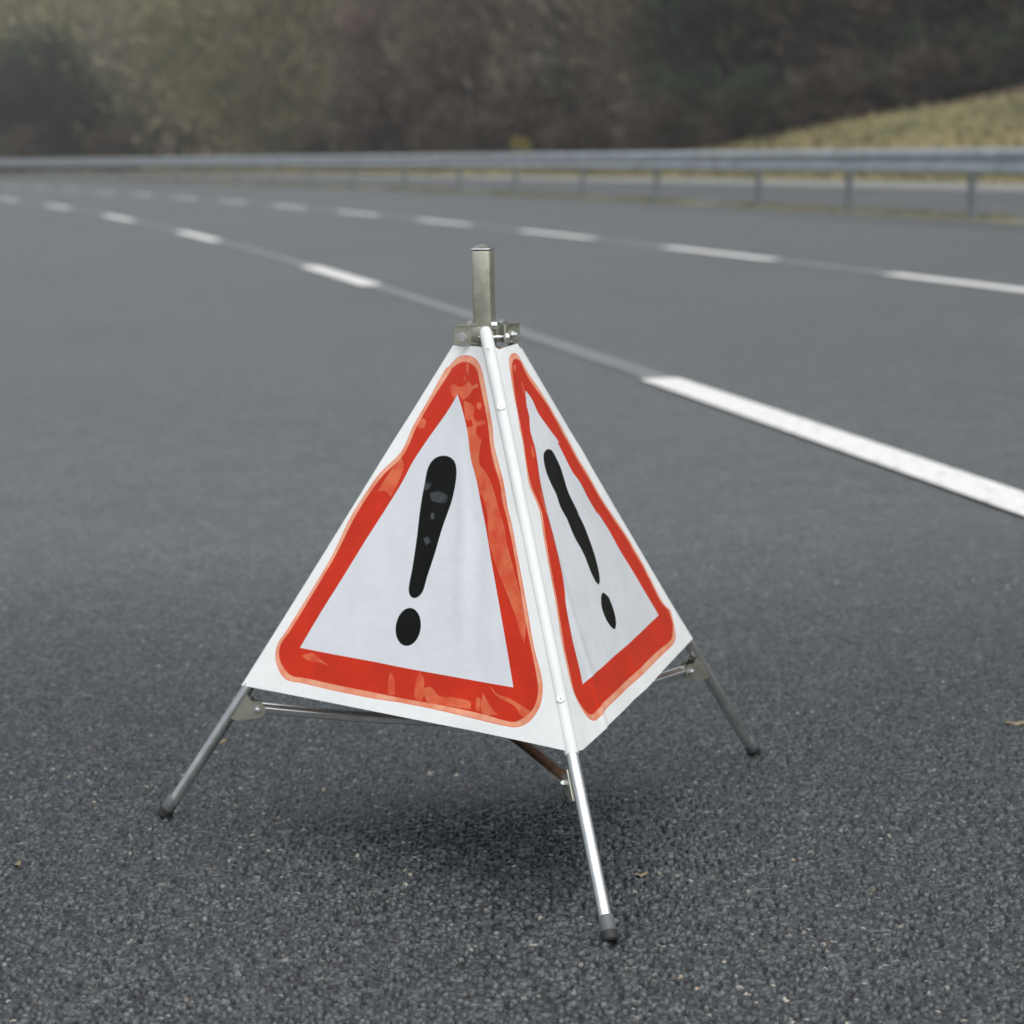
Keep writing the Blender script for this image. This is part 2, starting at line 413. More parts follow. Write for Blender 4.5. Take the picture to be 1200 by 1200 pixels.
oo = np.array([off_rail(s) for s in ss])+rng.normal(.28, .16, nb).clip(-.05, .58)
xx, yy_ = at(ss, oo); V, Fq = blades(nb, np.stack([xx, yy_, np.full(nb, .01)], 1), .02, .09, .006, .02)
tag(from_np('grass', V, Fq, M_tuft), 'thin yellowish grass growing along the median under the guard rail', 'grass', kind='stuff')
nb = 60000
X = rng.uniform(-60, 40, nb*2); Y = rng.uniform(35, 150, nb*2); of = nearest(X, Y); kx = (of > OPP+.3) & (of < OPP+12) ; X, Y, of = X[kx], Y[kx], of[kx]; nb = len(X)
V, Fq = blades(nb, np.stack([X, Y, hgt(X, Y, of)-.02], 1), .08, .3, .03, .09)
M_tuft2 = simple('bank_grass', (.20, .18, .085), .95, var=.6, nscale=.3)
tag(from_np('bank_grass', V, Fq, M_tuft2), 'dry yellow grass covering the bank beyond the opposite carriageway', 'grass', kind='stuff')

# ------------------------------------------------------------------ guard rail
gr = empty('guard_rail', (*at(20, off_rail(20)), 0))
tag(gr, 'long galvanised steel crash barrier along the median behind the road', 'guard rail')
prof = [(.012, .845), (-.030, .838), (-.068, .815), (-.082, .780), (-.068, .745), (-.012, .712), (0, .690), (-.012, .668), (-.068, .635), (-.082, .600), (-.068, .565), (-.030, .542), (.012, .535)]
def world_bm_np(V, o):   # to the local space of an empty
    return np.asarray(V)-np.array(o.location)
ss = np.arange(-12, 150, .8); V = []; Fq = []; npf = len(prof)
for s in ss:
    base = off_rail(s)-.06
    for side in (0, 1):
        for (o_, z_) in prof:
            x, y = at(s, base+o_+side*.004); V.append((x, y, z_))
m = 2*npf
for i in range(len(ss)-1):
    for j in range(npf-1):
        a = i*m+j; Fq.append((a, a+m, a+m+1, a+1)); b = a+npf; Fq.append((b, b+1, b+m+1, b+m))
    for j in (0, npf-1):
        a = i*m+j; Fq.append((a, a+npf, a+npf+m, a+m))
beam = from_np('beam', world_bm_np(V, gr), Fq, M_zinc, gr, smooth=True)
def place(bm, s, off):   # local frame at a place on the road: X right, Y along
    t = heading(s); x, y = at(s, off); return Vector((x, y, 0))-Vector(gr.location), Vector((math.cos(t), math.sin(t), 0)), Vector((-math.sin(t), math.cos(t), 0))
ps = [-6, -1.7, 2.6, 6.9, 11.2, 15.5, 19.93, 23.75, 27.2, 31.9, 36.0, 40.35, 44.5, 49.1, 53.9, 58.7]
while ps[-1] < 146: ps.append(ps[-1]+4.4)
for s in ps:
    bm = bmesh.new(); c, X, Y = place(bm, s, off_rail(s)); Z = Vector((0, 0, 1))
    pw, pd, t_ = .10, .055, .005
    box(bm, c+X*.045+Z*.36, Y, X, Z, pw, t_, .84)
    for sgn in (-1, 1):
        box(bm, c+X*(.045+pd/2+t_/2)+Y*sgn*(pw/2-t_/2)+Z*.36, Y, X, Z, t_, pd, .84)
        box(bm, c+X*(.045+pd+t_*1.5)+Y*sgn*(pw/2-t_/2-.012)+Z*.36, Y, X, Z, .024, t_, .84)
    box(bm, c+X*.0+Z*.69, Y, X, Z, .07, .082, .20)
    tube(bm, [c-X*.066+Z*.69, c-X*.052+Z*.69], .016, 8)
    fixn(bm); from_bm('post', bm, M_zincpost).parent = gr
# overlapping beam joints with their bolts
for s in np.arange(-9, 146, 4.4):
    bm = bmesh.new(); s = float(s)+1.6; Z = Vector((0, 0, 1)); c, X, Y = place(bm, s, off_rail(s)-.06)
    for z_, o_ in ((.795, -.086), (.765, -.086), (.615, -.086), (.585, -.086)):
        for dy_ in (-.09, .09): tube(bm, [c+X*o_+Y*dy_+Z*z_, c+X*(o_-.012)+Y*dy_+Z*z_], .013, 8)
    r0 = []; r1 = []
    for (o_, z_) in prof:
        r0.append(bm.verts.new(c+X*(o_-.006)-Y*.16+Z*z_)); r1.append(bm.verts.new(c+X*(o_-.006)+Y*.16+Z*z_))
    for j in range(npf-1): bm.faces.new((r0[j], r1[j], r1[j+1], r0[j+1]))
    from_bm('beam_joint', bm, M_zinc).parent = gr

# ------------------------------------------------------------------ trees
def crown_mesh(name, rx, rz, h0, n, colr, seed, lw=(.02, .07), ll=(.25, .7), nclump=60, var=.5, shape=1.0, up=.6):
    r = np.random.default_rng(seed)
    u = r.normal(size=(nclump, 3)); u /= np.linalg.norm(u, axis=1)[:, None]; rad = r.uniform(.25, 1, nclump)**.5
    cc = u*rad[:, None]*[rx, rx, rz]; 
    if shape != 1.0:  # narrow towards the top
        f = 1-(1-shape)*np.clip((cc[:, 2]/rz+1)/2, 0, 1); cc[:, :2] *= f[:, None]
    cs = r.uniform(.14, .3, nclump)*min(rx, rz)
    k = r.integers(0, nclump, n); p = cc[k]+r.normal(size=(n, 3))*cs[k][:, None]*[1, 1, .8]
    p[:, 2] += h0+rz
    p[:, 2] = np.maximum(p[:, 2], .1)
    ctr = np.array([0, 0, h0+rz*.4]); d = p-ctr; d /= np.linalg.norm(d, axis=1)[:, None]+1e-6
    d = d+r.normal(size=(n, 3))*.55+[0, 0, up]; d /= np.linalg.norm(d, axis=1)[:, None]
    s = np.cross(d, r.normal(size=(n, 3))); s /= np.linalg.norm(s, axis=1)[:, None]+1e-6
    L = r.uniform(*ll, n)[:, None]; W = r.uniform(*lw, n)[:, None]
    V = np.stack([p-s*W, p+s*W, p+d*L+s*W*.4, p+d*L-s*W*.4], 1).reshape(-1, 3)
    return V, np.arange(n*4).reshape(-1, 4)
def limb_np(p0, p1, r0, r1, n=6):
    x, y, d = basis(Vector(p1)-Vector(p0)); V = []
    for p, r_ in ((Vector(p0), r0), (Vector(p1), r1)):
        for k in range(n): V.append(p+x*r_*math.cos(6.2832*k/n)+y*r_*math.sin(6.2832*k/n))
    return [tuple(v) for v in V], [(k, (k+1) % n, n+(k+1) % n, n+k) for k in range(n)]
def trunk_np(h, r0, rx, seed, nl=16, lean=.06):
    rr = random.Random(seed); V = []; Fq = []
    def add(a, b, ra, rb):
        v, f = limb_np(a, b, ra, rb); o = len(V); V.extend(v); Fq.extend([tuple(i+o for i in q) for q in f])
    pts = [Vector((0, 0, -.3))]; 
    for i in range(7): pts.append(Vector((rr.gauss(0, lean)*i, rr.gauss(0, lean)*i, h*.88*(i+1)/7)))
    rad = [r0*(1-.85*i/7)*(1.25 if i == 0 else 1) for i in range(8)]
    for i in range(7): add(pts[i], pts[i+1], rad[i], rad[i+1])
    for j in range(nl):
        q = rr.uniform(.25, .95); i = min(6, int(q*7)); b = pts[i].lerp(pts[i+1], q*7-i); a = rr.uniform(0, 6.28); L = rx*rr.uniform(.5, .95)*(1.15-.5*q)
        p = b; d = Vector((math.cos(a), math.sin(a), rr.uniform(.4, 1.1))).normalized(); r_ = rad[i]*.42
        for _ in range(3):
            e = p+d*L/3; add(p, e, r_, r_*.62); p = e; r_ *= .62; d = (d+Vector((rr.gauss(0, .25), rr.gauss(0, .25), .15))).normalized()
            for _2 in range(2):
                d2 = (d+Vector((rr.gauss(0, .6), rr.gauss(0, .6), rr.gauss(.2, .3)))).normalized(); add(p, p+d2*L*.3, r_*.6, r_*.25)
    return np.array(V), np.array(Fq)
def twig_mat(name, a, b, c):
    t = NT(name); n = t.noise(.35, 4, .6); oi = t.n('ObjectInfo')
    r = t.ramp(n.outputs['Fac'], [(.3, a), (.5, b), (.7, c)])
    n2 = t.noise(3, 3); v = t.ramp(n2.outputs['Fac'], [(.3, g3(.6)), (.7, g3(1.35))])
    t.l(t.mix(1.0, r.outputs[0], v.outputs[0], 'MULTIPLY'), t.b.inputs['Base Color'])
    t.b.inputs['Roughness'].default_value = .9; t.b.inputs['Specular IOR Level'].default_value = .15; return t.m
M_olive = twig_mat('olive_twigs', (.16, .155, .085), (.24, .23, .135), (.31, .295, .19))
M_brown = twig_mat('brown_twigs', (.13, .105, .076), (.19, .155, .115), (.25, .21, .16))
M_redbr = twig_mat('reddish_twigs', (.115, .085, .072), (.16, .12, .105), (.20, .155, .135))
M_dgreen = twig_mat('dark_evergreen', (.026, .038, .026), (.042, .058, .038), (.062, .076, .048))
M_gbrown = twig_mat('grey_twigs', (.12, .115, .09), (.18, .17, .135), (.25, .235, .19))
M_dkbr = twig_mat('dark_brown_twigs', (.060, .051, .040), (.092, .076, .059), (.135, .11, .084))
M_yel = twig_mat('yellow_catkins', (.13, .12, .03), (.19, .17, .05), (.24, .21, .07))
M_bark = simple('bark', (.13, .12, .105), .9, var=.35, nscale=2)
kinds = {
 # rx, rz, h0, n, material, trunk h, r0, kwargs
 'olive': (6.5, 6.0, .3, 19000, M_olive, 12, .24, {}),
 'brown': (3.6, 6.8, 1.4, 9500, M_brown, 15, .22, dict(shape=.55)),
 'reddish': (3.8, 5.0, 1.0, 9000, M_redbr, 11, .18, {}),
 'grey': (4.4, 7.0, 1.5, 10000, M_gbrown, 15, .24, dict(shape=.7)),
 'evergreen': (3.6, 4.3, .2, 13000, M_dgreen, 8, .2, dict(lw=(.05, .13), ll=(.12, .35))),
 'dark': (3.6, 6.8, .1, 13000, M_dkbr, 14, .14, dict(shape=.6)),
 'bush': (1.3, 1.0, .4, 1300, M_yel, 1.6, .05, dict(lw=(.02, .05), ll=(.08, .2), nclump=14)),
 'shrub': (2.2, 1.5, .05, 3000, M_dkbr, 2.4, .06, dict(nclump=24)),
}
PROTO = {}; RAW = {}
for i, (k_, (rx, rz, h0, n, m_, th_, r0_, kw)) in enumerate(kinds.items()):
    for v_ in range(2):
        cv, cf = crown_mesh(k_, rx, rz, h0, n, None, 100+i*7+v_, **kw); tv, tf = trunk_np(th_, r0_, rx, 50+i*3+v_)
        RAW[k_, v_] = (cv, cf, tv, tf, m_)
        PROTO[k_, v_] = (from_np('crown', cv, cf, m_), from_np('trunk', tv, tf, M_bark, smooth=True))
used = set()
def tree(name, kind_, px, Y, scale, label, cat='tree', v=0, group=None, sz=None):
    X = (px-600)/FPX*Y; e = empty(name, (X, Y, hz(X, Y)-.05), random.Random(int(px*7+Y)).uniform(0, 6.28))
    e.scale = (scale, scale, sz or scale); tag(e, label, cat, group)
    for part in PROTO[kind_, v]:
        if (kind_, v, part.name) in used or part.name.split('.')[0] and part.users_collection and part.parent is None:
            o = part if part.parent is None and not part.get('taken') else part.copy()
            if o is part: o['taken'] = 1
            else:
                col.objects.link(o)
                if 'taken' in o: del o['taken']
        else:
            o = part.copy(); col.objects.link(o)
            if 'taken' in o: del o['taken']
        o.parent = e
    return e
G = 'bare trees at the edge of the wood'
tree('olive_tree', 'olive', 330, 132, 1.12, 'broad olive grey rounded tree left of centre, widest crown of the wood edge')
tree('bare_tree', 'grey', 205, 150, 1.0, 'grey brown tree just left of the broad olive tree', group=G)
tree('evergreen_tree', 'evergreen', 72, 158, 1.05, 'low dark green bushy tree near the left edge of the picture', v=0)
tree('bare_tree', 'grey', 95, 172, 1.15, 'tall grey brown tree rising behind the low dark green tree at the left', group=G, v=1)
tree('bare_tree', 'olive', -45, 168, .9, 'olive tree cut by the left edge of the picture', v=1, group=G)
tree('evergreen_tree', 'evergreen', 462, 122, .62, 'small dark green tree in the gap right of the broad olive tree', v=1)
tree('bare_tree', 'reddish', 500, 118, .95, 'reddish brown tree right of the small dark green tree', group=G)
tree('bare_tree', 'brown', 560, 114, 1.0, 'brown slender tree left of the yellow bush', group=G)
tree('bare_tree', 'reddish', 615, 118, 1.15, 'reddish brown tree standing behind the yellow bush', group=G, v=1)
tree('bare_tree', 'brown', 670, 108, 1.0, 'warm brown tree right of the yellow bush', group=G, v=1)
tree('bare_tree', 'grey', 725, 104, .9, 'greyish brown tree midway between the yellow bush and the grass bank', group=G)
tree('bare_tree', 'brown', 790, 98, 1.02, 'pale brown tree just left of the dark evergreen by the grass bank', group=G)
tree('evergreen_tree', 'evergreen', 862, 94, .85, 'narrow dark green tree where the grass bank meets the wood', v=0, sz=1.0)
tree('bare_tree', 'dark', 935, 92, .95, 'dark brown tree right of the narrow dark green tree', group=G)
tree('bare_tree', 'dark', 1010, 90, 1.0, 'dark brown tree above the middle of the grass bank', group=G, v=1)
tree('bare_tree', 'dark', 1085, 89, .9, 'dark brown tree near the top of the grass bank', group=G)
tree('evergreen_tree', 'evergreen', 1140, 93, .8, 'dark green tree behind the top of the grass bank', v=1)
tree('bare_tree', 'dark', 1190, 88, 1.0, 'dark brown tree at the right edge above the grass bank', group=G, v=1)
tree('yellow_bush', 'bush', 617, 92, .34, 'small yellow flowering bush in front of the brown wood', 'bush', sz=.6)
GS = 'low brown shrubs at the foot of the wood'
for i, (px, Y, sc, lb) in enumerate([(20, 150, .9, 'low brown shrub at the left edge in front of the dark green tree'), (150, 140, .8, 'low brown shrub between the dark green tree and the broad olive tree'), (400, 118, .75, 'low brown shrub at the foot of the broad olive tree'),
      (545, 105, .8, 'low brown shrub left of the yellow bush'), (700, 98, .7, 'low brown shrub right of the yellow bush'), (780, 92, .7, 'low brown shrub left of the grass bank')]):
    tree('shrub', 'shrub', px, Y, sc, lb, 'shrub', v=i % 2, group=GS)
# the wood up the hillside: one mass
VV = []; FF = []; MI = []; mats_w = [M_brown, M_olive, M_redbr, M_gbrown, M_dkbr, M_dgreen, M_bark]; tot = 0
rw = random.Random(11)
def addw(V_, F_, X, Y, z, sc, a, mi):
    global tot
    ca, sa = math.cos(a), math.sin(a); W_ = np.asarray(V_)*sc
    W_ = np.stack([W_[:, 0]*ca-W_[:, 1]*sa+X, W_[:, 0]*sa+W_[:, 1]*ca+Y, W_[:, 2]+z], 1)
    VV.append(W_); FF.append(np.asarray(F_)+tot); MI.append(np.full(len(F_), mi)); tot += len(W_)
cnt = 0
for row, dd in enumerate((0, 8, 17)):
    for px in range(-330, 2400, 62):
        x_ = px+rw.uniform(-25, 25); Yb = np.interp(x_, [-300, 0, 300, 600, 850, 1200, 1500], [190, 172, 146, 124, 104, 98, 92])+8+dd+rw.uniform(-3, 3)
        X = (x_-600)/FPX*Yb
        if x_ < 480: k_ = rw.choice(['olive', 'grey', 'grey', 'brown', 'reddish'])
        elif x_ < 850: k_ = rw.choice(['brown', 'brown', 'reddish', 'grey'])
        else: k_ = rw.choice(['dark', 'dark', 'dark', 'evergreen'])
        cv, cf, tv, tf, m_ = RAW[k_, rw.randint(0, 1)]
        sub = cf[::2] if row < 2 else cf[::3]
        idx = sub.ravel(); cvs = cv[idx].copy(); cfs = np.arange(len(idx)).reshape(-1, 4)
        ctr_ = cvs.reshape(-1, 4, 3).mean(1, keepdims=True); cvs = ((cvs.reshape(-1, 4, 3)-ctr_)*1.45+ctr_).reshape(-1, 3)
        sc = rw.uniform(.85, 1.15); a = rw.uniform(0, 6.28); z = hz(X, Yb)
        addw(cvs, cfs, X, Yb, z, sc, a, mats_w.index(m_)); addw(tv, tf, X, Yb, z, sc, a, 6); cnt += 1
for x_ in range(850, 1420, 26):   # undergrowth along the top of the bank
    Yb = np.interp(x_, [850, 1200, 1500], [91, 84, 80])+rw.uniform(-1.5, 2.5); X = (x_-600)/FPX*Yb
    cv, cf, tv, tf, m_ = RAW['shrub', rw.randint(0, 1)]; z = hz(X, Yb)
    addw(cv*[1, 1, rw.uniform(.7, 1.5)], cf, X, Yb, z-.2, rw.uniform(.6, 1.0), rw.uniform(0, 6.28), rw.choice([4, 4, 5]))
wood = from_np('woodland', np.concatenate(VV), np.concatenate(FF), mats_w, midx=np.concatenate(MI))
tag(wood, 'brown winter wood covering the hillside behind the road', 'wood', kind='stuff')

# ------------------------------------------------------------------ damp winter air
bm = bmesh.new(); box(bm, (0, 200, 16), Vector((1, 0, 0)), Vector((0, 1, 0)), Vector((0, 0, 1)), 680, 600, 37)
hm = bpy.data.materials.new('damp_air'); hm.use_nodes = True; hn = hm.node_tree; hn.nodes.remove(hn.nodes['Principled BSDF'])
pv = hn.nodes.new('ShaderNodeVolumePrincipled'); pv.inputs['Density'].default_value = .0008; pv.inputs['Color'].default_value = (.93, .93, .92, 1); pv.inputs['Anisotropy'].default_value = .2
hn.links.new(pv.outputs[0], hn.nodes['Material Output'].inputs['Volume'])
fixn(bm); hz_o = from_bm('haze', bm, hm); tag(hz_o, 'thin damp winter haze over the road', kind='stuff')

